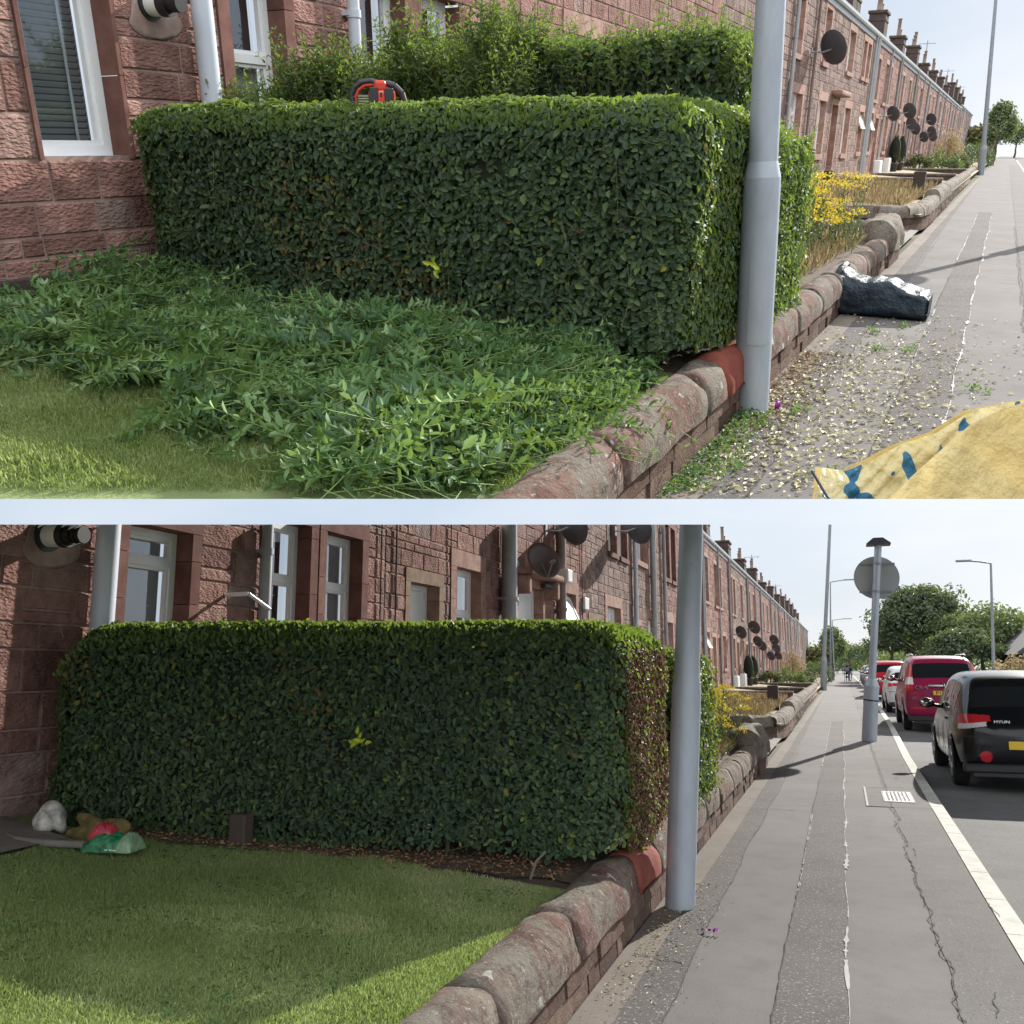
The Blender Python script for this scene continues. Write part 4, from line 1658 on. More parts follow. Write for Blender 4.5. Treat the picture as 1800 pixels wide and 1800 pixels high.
        b.bm(bmx, .5, True, Matrix.Translation((sx * (hw + .12), L * .655, zm)) @ Matrix.Diagonal((.125, .06, .085, 1)))
        b.cyl((sx * (hw - .06), L * .66, zm - .05), (sx * (hw + .08), L * .655, zm - .03), .03, None, 8)
        m_ = b.build('door_mirror', 'black_plastic' if paint_mat == 'paint_black' else paint_mat, t)
        g = MB()
        g.lathe([(.001, 0), (.085, .0), (.086, .004), (.001, .006)], (sx * (hw + .12), L * .655 - .062, zm), 20, .5, Matrix.Rotation(R_(90), 3, 'X') @ Matrix.Diagonal((1.15, .75, 1)))
        g.build('mirror_glass', 'chrome', m_)
        # headlights
        bmx = bmesh.new()
        bmesh.ops.create_icosphere(bmx, subdivisions=2, radius=1)
        MB().bm(bmx, .5, True, Matrix.Translation((sx * hw * .70, L * .955, .66 * k)) @ Matrix.Diagonal((.17, .16, .075, 1))).build('headlight', 'lens_clear', t)
        # side handle
        MB().cbox(sx * hw * .985 - .02, sx * hw * .985 + .02, L * .30, L * .345, .86 * k, .885 * k, .008).build('door_handle', 'chrome' if kind == 'suv' else paint_mat, t)
        # door seams
        sm = MB()
        for yy in (L * .255, L * .41, L * .60):
            sm.box(sx * hw * 1.0 - .004, sx * hw * 1.0 + .002, yy, yy + .008, .40 * k, .80 * k)
        sm.build('door_seam', 'black_plastic', t)
    zp = .86 * k if kind == 'suv' else .60 * k
    MB().cbox(-.26, .26, -.035, -.012, zp - .055, zp + .055, .004).build('number_plate', plate, t)
    MB().cbox(-hw * .93, hw * .93, -.02, .10, .24 * k, .36 * k, .03).build('bumper', 'black_plastic', t)
    MB().box(-hw * .8, hw * .8, -.005, .2, .20 * k, .245 * k).build('underside', 'black_plastic', t)
    MB().cbox(-hw * .9, hw * .9, L - .14, L + .005, .24 * k, .34 * k, .03).build('front_bumper', 'black_plastic', t)
    if kind == 'suv':
        MB().cbox(-.36, .36, -.035, -.005, 1.0 * k, 1.045 * k, .008).build('chrome_strip', 'chrome', t)
        MB().box(-.02, .02, .45 * 1, .47, H, H + .03).build('aerial', 'black_plastic', t)
        for sx in (-1, 1):
            MB().tube([(sx * hw * .66, L * .12, H - .02), (sx * hw * .68, L * .2, H + .025), (sx * hw * .68, L * .55, H + .02), (sx * hw * .66, L * .60, H - .03)], .018, 6).build('roof_rail', 'chrome', t)
    ww = MB()
    ww.tube([(0, .17, 1.06 * k), (.25, .20, 1.09 * k), (.42, .22, 1.10 * k)], .012, 6)
    ww.build('wiper', 'black_plastic', t)
    return t


def letters(txt, size, parent, mat, loc, rot, depth=.003, name='lettering', w=1.0):
    cu = bpy.data.curves.new(name, 'FONT')
    cu.body = txt
    cu.size = size
    cu.extrude = depth
    cu.align_x = 'LEFT'
    ob = bpy.data.objects.new('tmp', cu)
    sc.collection.objects.link(ob)
    dg = bpy.context.evaluated_depsgraph_get()
    ev = ob.evaluated_get(dg)
    em = ev.to_mesh()
    M = Matrix.Translation(loc) @ rot.to_4x4() @ Matrix.Diagonal((w, 1, 1, 1))
    mb = MB().add([M @ v_.co for v_ in em.vertices], [tuple(p.vertices) for p in em.polygons])
    ev.to_mesh_clear()
    bpy.data.objects.remove(ob)
    return mb.build(name, mat, parent)


ROT_REAR = Matrix.Rotation(R_(90), 3, 'X')      # text standing up, read from -Y


# ------------------------------------------------------------------ people
def person(label, loc, h, pose='walk', rz=0.0, cloth='cloth_dark', group=None, arms='down'):
    t = thing('person', label, 'person', loc, rz, group)
    k = h / 1.75
    J = {'pelvis': (0, 0, .95), 'spine': (0, .01, 1.15), 'chest': (0, .02, 1.36), 'neck': (0, .03, 1.50), 'head': (0, .05, 1.60), 'crown': (0, .04, 1.72),
         'hipL': (-.10, 0, .92), 'kneeL': (-.10, .14, .50), 'ankL': (-.10, .06, .08), 'toeL': (-.10, .20, .035),
         'hipR': (.10, 0, .92), 'kneeR': (.10, -.02, .50), 'ankR': (.10, -.22, .12), 'toeR': (.10, -.10, .04),
         'shL': (-.18, .02, 1.42), 'elL': (-.23, .06, 1.13), 'haL': (-.18, .32, 1.02), 'fiL': (-.17, .38, 1.02),
         'shR': (.18, .02, 1.42), 'elR': (.23, .06, 1.13), 'haR': (.18, .32, 1.02), 'fiR': (.17, .38, 1.02)}
    if arms == 'down':
        J['haL'] = (-.25, .12, .88); J['fiL'] = (-.25, .14, .79); J['haR'] = (.25, -.02, .88); J['fiR'] = (.25, -.03, .79)
    Rr = {'pelvis': .135, 'spine': .12, 'chest': .15, 'neck': .055, 'head': .095, 'crown': .06, 'hip': .09, 'knee': .055, 'ank': .04, 'toe': .035, 'sh': .06, 'el': .042, 'ha': .032, 'fi': .022}
    names = list(J)
    E = [('pelvis', 'spine'), ('spine', 'chest'), ('chest', 'neck'), ('neck', 'head'), ('head', 'crown')]
    for s in 'LR':
        E += [('pelvis', 'hip' + s), ('hip' + s, 'knee' + s), ('knee' + s, 'ank' + s), ('ank' + s, 'toe' + s), ('chest', 'sh' + s), ('sh' + s, 'el' + s), ('el' + s, 'ha' + s), ('ha' + s, 'fi' + s)]
    me = bpy.data.meshes.new('tmp')
    me.from_pydata([tuple(c * k for c in J[n]) for n in names], [(names.index(a), names.index(b)) for a, b in E], [])
    ob = bpy.data.objects.new('tmp', me)
    sc.collection.objects.link(ob)
    sk = ob.modifiers.new('k', 'SKIN')
    for i, n in enumerate(names):
        r = Rr.get(n, Rr.get(n[:-1], .05)) * k
        me.skin_vertices[0].data[i].radius = (r, r * .8)
    me.skin_vertices[0].data[0].use_root = True
    ob.modifiers.new('s', 'SUBSURF').levels = 1
    dg = bpy.context.evaluated_depsgraph_get()
    ev = ob.evaluated_get(dg)
    em = ev.to_mesh()
    co = [tuple(v_.co) for v_ in em.vertices]
    fs = [tuple(p.vertices) for p in em.polygons]
    ev.to_mesh_clear()
    bpy.data.objects.remove(ob)
    MB().add(co, fs, .5, True).build('body', cloth, t)
    MB().blob((0, .03 * k, 1.63 * k), (.10 * k, .11 * k, .13 * k), 2, .05).build('hair', 'hair', t)
    MB().blob((0, .01 * k, 1.22 * k), (.215 * k, .15 * k, .27 * k), 2, .06).build('jacket', 'cloth_grey' if cloth != 'cloth_grey' else 'cloth_dark', t)
    return t


def tree(name, label, loc, h, r, n, size, mat, seed, group=None, trunk_h=.35, clumps=40, flat=.1):
    t = thing(name, label, 'tree', loc, 0, group)
    tr = MB()
    rnd = random.Random(seed)
    tr.tube([(0, 0, 0), (.1, 0, h * trunk_h * .6), (.0, 0, h * trunk_h), (.1, .1, h * .7)], [h * .035, h * .028, h * .022, h * .01], 10)
    for i in range(7):
        a = rnd.uniform(0, 6.28)
        z = h * rnd.uniform(trunk_h * .7, .6)
        tr.tube([(0, 0, z), (math.cos(a) * r * .35, math.sin(a) * r * .35, z + h * .12), (math.cos(a) * r * .7, math.sin(a) * r * .7, z + h * .2)], [h * .015, h * .01, h * .004], 6)
    tr.build('trunk', 'bark', t)
    lv = Leaves()
    hz = h * (1 - trunk_h * .7) / 2
    crown_leaves(lv, (loc[0], loc[1], loc[2] + h * .55), (r, r, h * .48), n, size, seed, clumps=clumps, flat=flat)
    lv.build('crown', mat, t, loc)
    return t


# =====================================================================================
#                                    BOTH STREETS
# =====================================================================================
def common_street(W, gut, who, hedge_back):
    """what both streets share: walls, gardens, lamp posts, the far terrace"""
    s = who + ' street'
    garden_wall(1.2 if who == 'upper' else -6.0, 14.4, 'low sandstone garden wall with lichened rounded coping beside the lawn and hedge, ' + s, seed=3, mat='coping_red', hw=.15, painted=((5.85, 6.5) if who == 'lower' else (5.35, 6.25)), stone=1.15)
    # fat end block of the wall at the gateway
    t = thing('gate_pier', 'fat weathered round block ending the hedge garden wall at the path, ' + s, 'wall block', (-1.46, 15.2, 0))
    part('wall_courses', MB().cbox(-1.70, -1.24, 14.45, 15.95, -.05, .25, .03, .4), 'wall_rubble', t)
    part('coping_stone', coping_stone(-1.76, -1.19, .66, .24, 14.42, 16.0, 77, rough=.02), 'coping_grey', t)
    curved_coping([(-1.75, 15.9), (-2.3, 16.15), (-3.2, 16.2), (W + .3, 16.3)], .16, .55, .25, 'low rounded wall running from the path gateway back to the house, ' + s, 5)
    curved_coping([(W + .4, 21.9), (-3.4, 21.7), (-2.1, 21.5), (-1.65, 21.9), (-1.5, 23.0), (-1.5, 27.2)], .2, .50, .25, 'curved low wall round the corner of the dry grass garden, ' + s, 6)
    t = garden_wall(27.6, 34.5, 'rounded stone wall beside the wire fence end, ' + s, xc=-1.55, hw=.22, ztop=.62, zb=.25, seed=8, stone=1.2, xdrift=-.003)
    t = garden_wall(36, 56, 'rounded stone garden wall before the second lamp post, ' + s, xc=-1.62, hw=.22, ztop=.56, zb=.25, seed=9, stone=1.5, xdrift=-.002)
    t = garden_wall(58, 110, 'long low garden wall beyond the second lamp post, ' + s, xc=-1.75, hw=.2, ztop=.55, zb=.25, seed=10, stone=2.4)
    # wire fence
    f = thing('wire_fence', 'rusty wire fence with wooden posts beyond the dry grass, ' + s, 'fence', (-3.4, 28, 0))
    for px, w in ((-1.95, .15), (-4.3, .13)):
        part('post', MB().cbox(px - w, px + w, 27.9, 28.12, .2, 1.05, .02), 'fence_wood', f)
    m = MB()
    for z in (.52, .68, .84):
        m.tube([(W + .1, 28, z + .02), (-4.3, 28, z), (-3.1, 28, z - .02), (-1.95, 28, z), (-1.75, 28, z)], .008, 5)
    x = W + .2
    while x < -1.8:
        m.cyl((x, 28, .38), (x, 28, .88), .007, None, 5)
        x += .17
    part('wire', m, 'wire', f)
    for k, (y, h) in enumerate(((35.2, .62), (45, .55), (57, .55))):
        w = thing('garden_wall', ('dark low wall dividing two gardens behind the wire fence, ', 'second dividing garden wall behind the wire fence, ', 'farthest dividing garden wall before the bushes, ')[k] + s, 'garden wall', (-3.5, y, 0))
        part('wall_courses', MB().box(W + .1, -1.75, y - .15, y + .15, 0, h), 'chimney_stone', w)
        part('coping', MB().cbox(W + .1, -1.73, y - .19, y + .19, h, h + .09, .03), 'coping_grey', w)
    # dry grass garden
    n = 9000
    P = np.c_[rng.uniform(W + .1, -1.8, n), rng.uniform(22, 33, n), np.full(n, .40)]
    P[:, 2] += .2 * np.clip((-P[:, 0] - 1.4) / 3.8, 0, 1)
    lv = Leaves()
    lv.add(P, unit(np.c_[rng.normal(0, .35, n), rng.normal(0, .35, n), np.ones(n)]), unit(rng.normal(size=(n, 3))), rng.uniform(.08, .34, n), np.full(n, .014), np.clip(rng.normal(.5, .25, n), 0, 1))
    tag(lv.build('dry_grass', 'dry_grass_blade'), 'tall dry straw coloured grass in the second garden, ' + s, 'dry grass', None, 'stuff')
    n = 5000
    P = np.c_[rng.uniform(-3.4, -1.62, n), rng.uniform(9.6, 15, n), np.full(n, .36)]
    lv = Leaves()
    lv.add(P, unit(np.c_[rng.normal(0, .4, n), rng.normal(0, .4, n), np.ones(n)]), unit(rng.normal(size=(n, 3))), rng.uniform(.06, .24, n), np.full(n, .010), np.clip(rng.normal(.5, .25, n), 0, 1))
    tag(lv.build('dry_grass', 'dry_grass_blade'), 'short dry grass behind the wall near the yellow flowers, ' + s, 'dry grass', None, 'stuff')
    # ragwort
    base = (-2.05, 14.2 if who == 'lower' else 12.6, .36)
    rg = thing('yellow_flower_bush', 'bushy ragwort with bright yellow flower heads behind the wall, ' + s, 'flowers', base)
    st = MB(); lf = Leaves(); fl = Leaves()
    for i in range(70):
        p = Vector((base[0] + rng.normal(0, .26), base[1] + rng.normal(0, .8), base[2]))
        h = rng.uniform(.35, .95)
        q = p + Vector((rng.normal(0, .12), rng.normal(0, .12), h))
        st.cyl(p, q, .006, .004, 4)
        m = 16
        tt = rng.uniform(.1, .9, m)
        PP = np.array(p) + (np.array(q) - np.array(p)) * tt[:, None]
        lf.add(PP, unit(rng.normal(size=(m, 3)) + [0, 0, .3]), unit(rng.normal(size=(m, 3)) + [0, 0, 1]), rng.uniform(.05, .10, m), rng.uniform(.015, .03, m), rng.uniform(0, .7, m))
        m = 48
        c = np.array(q) + np.c_[rng.normal(0, .06, m), rng.normal(0, .06, m), rng.normal(0, .022, m)]
        fl.add(c, unit(rng.normal(size=(m, 3))), unit(rng.normal(size=(m, 3)) + [0, 0, 1.2]), rng.uniform(.02, .035, m), rng.uniform(.018, .03, m), rng.random(m))
    part('stems', st, 'green_stem', rg)
    lf.build('leaves', 'bush_leaf', rg, base)
    fl.build('flower_heads', 'flower_yellow', rg, base)
    # bushes by the house fronts, far
    B = [(-4.3, 60, 1.0, 'clipped round pale bush', 'bush_leaf', .9), (-3.4, 66, 1.35, 'loose grey green feathery bush', 'tree_leaf', 1.3), (-2.9, 74, 1.0, 'spiky pale grass clump', 'bush_leaf', 1.0),
         (-3.9, 80, 3.0, 'tall pampas grass with cream plumes', 'dry_grass_blade', 1.1), (-2.5, 92, 1.8, 'spreading dark twiggy shrub', 'dark_tree_leaf', 1.6), (-2.3, 104, 2.4, 'tall dark garden shrub', 'dark_tree_leaf', 1.6)]
    for i, (x, y, h, nm, mt, r) in enumerate(B):
        t = thing('garden_bush', nm + ' in a far front garden, ' + s, 'bush', (x, y, .4), 0, 'bushes in the far front gardens')
        lv = Leaves()
        crown_leaves(lv, (x, y, .4 + h * .18), (r, r, h * .85), 1700, .13, 60 + i, clumps=22, flat=.25)
        lv.build('foliage', mt, t, (x, y, .4))
        MB().cyl((0, 0, -.05), (0, 0, h * .5), .06, .03, 6).build('stem', 'bark', t)
    # paired clipped conifers in pots
    for i, y in enumerate((52, 55)):
        t = thing('potted_conifer', ('nearer' if i == 0 else 'farther') + ' of two potted clipped cone conifers by a door, ' + s, 'potted plant', (W + .35, y, .5), 0, 'potted conifers by the door')
        MB().lathe([(.17, 0), (.24, .42), (.26, .42), (.26, .46), (.2, .46)], (0, 0, 0), 14).build('pot', 'dish_grey', t)
        MB().blob((0, 0, 1.05), (.26, .26, .62), 3, .06, i).build('foliage_core', 'hedge_core', t)
        lv = Leaves()
        n = 500
        u = rng.random(n) ** .7
        a = rng.uniform(0, 6.28, n)
        r = .30 * (1 - u) + .03
        P = np.c_[r * np.cos(a) + W + .35, r * np.sin(a) + y, .95 + u * 1.25]
        lv.add(P, unit(np.c_[np.cos(a), np.sin(a), np.ones(n)]), unit(np.c_[np.cos(a), np.sin(a), np.full(n, .4)]), np.full(n, .08), np.full(n, .035), rng.random(n))
        lv.build('foliage', 'dark_tree_leaf', t, (W + .35, y, .5))
    for i, (y, h) in enumerate(((47.3, .62), (51, .7))):
        t = thing('meter_box', ('low white' if i == 0 else 'taller pale') + ' meter box standing against the house front, ' + s, 'meter box', (W + .15, y, .5))
        b = MB().cbox(-.14, .14, -.45, .45, .0, h, .02); b.build('case', 'white_paint', t)
        MB().cbox(.13, .155, -.38, .38, .06, h - .06, .01).build('door', 'white_paint', t)
    # a climbing hedge wall far right side of the garden row
    t = thing('timber_fence', 'dark boarded garden fence end near the third lamp post, ' + s, 'fence', (-2.2, 112, 0))
    m = MB()
    for i in range(14):
        m.box(-2.6 + i * .12, -2.5 + i * .12, 111.9, 112, 0, 1.9)
    part('boards', m, 'fence_wood', t)
    # far trees closing the street
    for i, (x, y, h, r, mt, nm) in enumerate([(-1.6, 165, 8.2, 2.2, 'tree_leaf', 'pale green street tree beside the pavement end'), (-3.6, 150, 4.6, 2.3, 'bush_leaf', 'low yellow green tree by the end of the terrace'), (1.5, 215, 6.5, 5, 'dark_tree_leaf', 'rounded dark tree closing the road end')]):
        tree('street_tree', nm + ', ' + s, (x, y, -.1), h, r, 3600, .42, mt, 90 + i, 'trees at the far street end', .25)
    if who == 'lower':
        n = 16000
        cen = np.c_[rng.uniform(-40, 75, 90), rng.uniform(330, 380, 90), rng.uniform(1, 5.5, 90)]
        k = rng.integers(0, 90, n)
        P = cen[k] + rng.normal(size=(n, 3)) * [3.4, 3, 2.1]
        P[:, 2] = np.abs(P[:, 2])
        lv = Leaves()
        lv.add(P, unit(rng.normal(size=(n, 3))), unit(rng.normal(size=(n, 3)) + [0, -.3, .6]), rng.uniform(.7, 1.3, n), rng.uniform(.4, .9, n), np.clip(rng.normal(.4, .2, n), 0, 1))
        tag(lv.build('distant_woods', 'tree_leaf'), 'distant band of woodland beyond the road end, ' + s, 'woods', None, 'stuff')


ORD = ['first', 'second', 'third', 'fourth', 'fifth', 'sixth', 'seventh', 'eighth', 'ninth', 'tenth', 'eleventh', 'twelfth', 'thirteenth', 'fourteenth']


def far_houses(W, gut, y0, count, who, unit_len=9.6, seed=0):
    rnd = random.Random(seed)
    y = y0
    for i in range(count):
        L = unit_len
        step = i >= 8
        Wh = W - (.0 if not step else .0)
        g = gut + (0 if not step else .35)
        h = thing('terraced_house', ORD[i] + ' house down the distant terrace counted from the near houses, ' + who + ' street', 'house', (W, y, 0), 0, 'houses of the sandstone terrace')
        base = .5
        up0, up1 = gut * .61, gut * .88
        ups = [(y + 1.0, y + 2.3), (y + 4.2, y + 5.3), (y + 5.7, y + 6.8)] if i % 2 == 0 else [(y + .9, y + 1.9), (y + 2.3, y + 3.3), (y + 6.0, y + 7.2)]
        dn = [(y + .9, y + 2.1), (y + 6.6, y + 7.9)] if i % 2 == 0 else [(y + 1.0, y + 2.3), (y + 5.8, y + 7.0)]
        dr = [(y + 3.0, y + 4.1), (y + 4.9, y + 5.9)] if i % 2 == 0 else [(y + 3.1, y + 4.1), (y + 8.0, y + 9.0)]
        holes = [(a, b, up0, up1, .16) for a, b in ups] + [(a, b, 1.5, 3.0, .18) for a, b in dn] + [(a, b, base + .1, 2.85, .16) for a, b in dr]
        far = i > 1
        facade(h, W, y, y + L - .002, -.02, g - .2, holes, seed + i * 7, 'brown_block' if (i % 3 == 1 or step) else 'red_block', (.20, .32) if i < 4 else (.3, .42), (.4, .9))
        for a, b in ups:
            surround(h, W, a, b, up0, up1, .15)
            window(h, W, a, b, up0, up1, (up0 + up1) / 2, 'net' if rnd.random() < .4 else 'plain', far=True)
        for a, b in dn:
            surround(h, W, a, b, 1.5, 3.0, .17)
            window(h, W, a, b, 1.5, 3.0, 2.4, 'plain', far=True, openpane=(i == 0 and a == dn[0][0]))
        for a, b in dr:
            surround(h, W, a, b, base + .1, 2.85, .15, sill=False)
            door(h, W, a, b, base + .1, 2.85, rnd.choice(['red', 'white', 'dark', 'red']), far=True)
        roof_gutter(h, W, y, y + L - .002, g)
        chimney(h, W - 1.3, y + .55, g - .5, gut * 1.29 + rnd.uniform(-.1, .4) + (.6 if step else 0), 2 + i % 2, 1.3, .75, i)
        chimney(h, W - 1.9, y + L * .55, g - .5, gut * 1.22 + rnd.uniform(-.1, .3) + (.6 if step else 0), 1, .8, .6, i + 3)
        drainpipe(h, W, y + .12, .5, g, .045, 'pipe_grey')
        drainpipe(h, W, y + .42, .5, g, .055, 'pipe_brown' if i % 3 else 'pipe_grey')
        if i % 2 == 0:
            drainpipe(h, W, y + 5.0 + .5, .5, g, .04, 'pipe_grey')
        if i % 3 == 1:
            a = MB().cyl((W - 1.3, y + .9, gut * 1.2), (W - 1.3, y + .9, gut * 1.2 + 2.2), .03, None, 6)
            a.cyl((W - 1.9, y + .9, gut * 1.2 + 2.0), (W - .7, y + .9, gut * 1.2 + 2.0), .02, None, 6)
            for q in range(4):
                a.cyl((W - 1.8 + q * .33, y + .6, gut * 1.2 + 2.0), (W - 1.8 + q * .33, y + 1.2, gut * 1.2 + 2.0), .015, None, 5)
            part('aerial', a, 'galvanised_far', h)
        y += L
    return y


def near_house(W, gut, y0, y1, label, wins, doors, seed, mat='red_block', base=.35, chim=True):
    """wins: (y0,y1,z0,z1,transom,style,mat,open)"""
    h = thing('terraced_house', label, 'house', (W, y0, 0), 0, 'houses of the sandstone terrace')
    holes = [(w[0], w[1], w[2], w[3], w[8] if len(w) > 8 else .15) for w in wins] + [(d[0], d[1], d[2], d[3], .14) for d in doors]
    facade(h, W, y0, y1, -.02, gut - .2, holes, seed, mat)
    for w in wins:
        surround(h, W, w[0], w[1], w[2], w[3], w[8] if len(w) > 8 else .15, mat=w[6])
        window(h, W, w[0], w[1], w[2], w[3], w[4], w[5], openpane=w[7], far=False)
    for d in doors:
        surround(h, W, d[0], d[1], d[2], d[3], .14, sill=False, mat=d[5])
        door(h, W, d[0], d[1], d[2], d[3], d[4])
    roof_gutter(h, W, y0, y1, gut)
    if chim:
        chimney(h, W - 1.3, y1 - .4, gut - .5, gut * 1.3, 3, 1.2, .75, seed)
    return h


# =====================================================================================
#                                    LOWER STREET  (hedge and lawn tidy)
# =====================================================================================
use('L')
W = -5.2
GUT = 7.0
build_ground(W, -7.0, 5.2, (-400, 500, -30, 1500))
common_street(W, GUT, 'lower', None)
struct('garden_path', MB().add([(-4.42, -7, .585), (-4.38, 4.42, .598), (W + .02, 4.7, .64), (W + .02, -7, .64)], [(0, 1, 2, 3)]), 'concrete')
grass(240000, (-4.5, -1.5, 2.0, 5.15), W, keep=lambda P: (P[:, 1] < 4.60 + .23 * (P[:, 0] + 4.95) + .08 * np.sin(P[:, 0] * 9)) & (P[:, 0] > -4.38 + 0 * P[:, 1] + .03 * np.sin(P[:, 1] * 13)), label='short mown lawn grass in the hedge shade, lower street')

h1 = near_house(W, GUT, -6.0, 9.9, 'near red sandstone house with tall white windows above the hedge, lower street',
                [(5.62, 6.36, 1.3, 2.72, 2.45, 'vertical', 'dressed_dark', False, .12), (7.50, 8.22, 1.2, 3.05, 2.47, 'plain', 'dressed_dark', False, .14), (8.53, 9.32, 1.2, 3.05, 2.47, 'vertical', 'dressed_dark', False, .14),
                 (2.6, 3.9, 1.3, 2.7, 2.4, 'plain', 'dressed_red', False)], [], 11)
h2 = near_house(W, GUT, 9.902, 19.318, 'sandstone house with white door and grey drainpipe behind the hedge, lower street',
                [(12.1, 13.05, 1.3, 3.03, 2.38, 'net', 'dressed_red', False, .2), (17.3, 18.45, 1.3, 3.07, 2.35, 'plain', 'dressed_red', True, .2), (17.5, 18.7, 4.35, 6.1, 5.2, 'plain', 'dressed_red', False, .18), (11.0, 12.0, 4.35, 6.1, 5.2, 'plain', 'dressed_red', False, .18)],
                [(10.6, 11.5, .6, 2.68, 'white', 'dressed_buff'), (14.8, 16.2, .6, 3.0, 'white', 'dressed_red')], 12)
h3 = near_house(W, GUT, 19.32, 28.318, 'sandstone house between paired dishes and brown pipe, lower street',
                [(21.2, 22.6, 1.4, 3.02, None, 'plain', 'dressed_red', False, .22), (21.4, 22.3, 4.35, 6.1, 5.2, 'plain', 'dressed_dark', False, .15), (22.6, 23.5, 4.35, 6.1, 5.2, 'plain', 'dressed_dark', False, .15),
                 (24.6, 26.0, 4.5, 6.2, 5.3, 'plain', 'dressed_red', False, .18), (26.0, 27.2, 1.4, 2.95, None, 'plain', 'dressed_red', False, .2)],
                [(19.6, 20.5, .6, 2.6, 'white', 'dressed_buff'), (24.0, 25.0, .6, 2.7, 'red', 'dressed_red')], 13, 'brown_block')
h4 = near_house(W, GUT, 28.32, 37.018, 'sandstone house partly hidden by the near lamp post, lower street',
                [(28.9, 30.2, 1.4, 3.0, 2.3, 'plain', 'dressed_red', False, .2), (29.0, 29.9, 4.4, 6.2, 5.2, 'plain', 'dressed_dark', False, .15), (30.2, 31.1, 4.4, 6.2, 5.2, 'plain', 'dressed_dark', False, .15), (34.4, 35.6, 1.4, 3.0, 2.3, 'plain', 'dressed_red', False, .2), (34, 35.2, 4.4, 6.2, 5.2, 'plain', 'dressed_red', False, .16)],
                [(32, 33.1, .6, 2.8, 'red', 'dressed_red')], 14)
yend = far_houses(W, GUT, 37.02, 13, 'lower', seed=20)
drainpipe(h1, W, 5.30, .5, GUT, .085, 'pipe_white')
drainpipe(h1, W, 7.34, .5, GUT, .055, 'pipe_grey')
drainpipe(h2, W, 13.95, .5, GUT, .13, 'pipe_grey')
drainpipe(h2, W, 17.0, .5, 4.6, .10, 'pipe_brown', False)
for y_, r_, m_ in ((24.15, .06, 'pipe_white'), (26.5, .09, 'pipe_grey'), (28.5, .06, 'pipe_grey')):
    drainpipe(h3 if y_ < 28.3 else h4, W, y_, .5, GUT, r_, m_)
t = MB().tube([(W, 6.85, 2.23), (W + .22, 6.9, 2.24), (W + .24, 7.20, 2.12)], .018, 8)
part('overflow_pipe', t, 'white_upvc', h1)
for (yy, w_) in ((10.15, .012), (9.75, .010), (11.85, .010), (18.9, .01), (23.9, .01)):
    part('cable', MB().cyl((W + .035, yy, .6), (W + .035, yy, 6.4), w_, None, 6), 'black_plastic', h2)
# patch of wide pale mortar joints above the white door
# boiler flue
t = thing('boiler_flue', 'black and white boiler flue sticking out above the tall drainpipe, lower street', 'flue', (W, 4.84, 2.5))
MB().cyl((0, 0, 0), (.035, 0, 0), .115, .115, 28).build('collar', 'black_plastic', t)
MB().cyl((.035, 0, 0), (.16, 0, -.005), .082, .082, 28).build('sleeve', 'ceramic_vent', t)
b = MB()
b.cyl((.16, 0, -.005), (.21, 0, -.005), .088, .085, 28).cyl((.21, 0, -.005), (.26, 0, -.008), .07, .07, 28).cyl((.26, 0, -.008), (.34, 0, -.01), .052, .052, 24)
b.cyl((.285, 0, -.01), (.30, 0, -.01), .06, .06, 24).cyl((.325, 0, -.01), (.345, 0, -.01), .058, .058, 24)
b.build('terminal', 'black_plastic', t)
part('mortar_patch', MB().blob((W + .012, 4.87, 2.42), (.008, .24, .16), 3, .35, 4), 'mortar', h1)
dish(W, 14.75, 3.28, .33, 'large brown satellite dish above the hedge beside the grey drainpipe, lower street', 'dish_brown', (.8, -.62), .42)
dish(W, 16.4, 4.15, .40, 'dark grey dish high on the wall above the brown pipe, lower street', 'dish_grey', (.55, .8), .45)
dish(W, 22.2, 4.95, .45, 'dark dish beside paired upper windows, casting a long shadow, lower street', 'dish_grey', (.55, .8), .5)
t = thing('door_hood', 'rounded stone door hood beside the large brown dish, lower street', 'door canopy', (W, 15.5, 3.1))
MB().cbox(0, .35, -.95, 1.0, .05, .17, .04).build('slab', 'dressed_red', t)
for yy in (-.8, .85):
    MB().cbox(0, .28, yy - .08, yy + .08, -.28, .05, .03).build('bracket', 'dressed_red', t)
t = thing('flood_light', 'white wall lamp under the stone door hood, lower street', 'wall lamp', (W, 16.9, 3.35))
MB().cbox(0, .06, -.08, .08, -.1, .1, .015).cbox(.05, .34, -.12, .20, -.16, .10, .03).build('case', 'white_paint', t)
t = thing('security_camera', 'small camera on the wall by the brown dish, lower street', 'camera', (W, 16.1, 3.05))
MB().tube([(0, 0, 0), (.12, 0, .02)], .02, 6).cyl((.1, -.12, .02), (.16, .12, .0), .05, .05, 12).build('case', 'dish_grey', t)
t = thing('alarm_box', 'small cream alarm box on the wall between two windows, lower street', 'alarm box', (W, 19.1, 2.93))
MB().cbox(0, .09, -.17, .17, -.13, .13, .02).build('case', 'white_paint', t)
t = thing('name_board', 'narrow navy notice board beside the thick grey pipe, lower street', 'sign', (W, 14.3, 2.35))
MB().cbox(0, .04, -.22, .22, -.45, .45, .01).build('board', 'paint_blue', t)
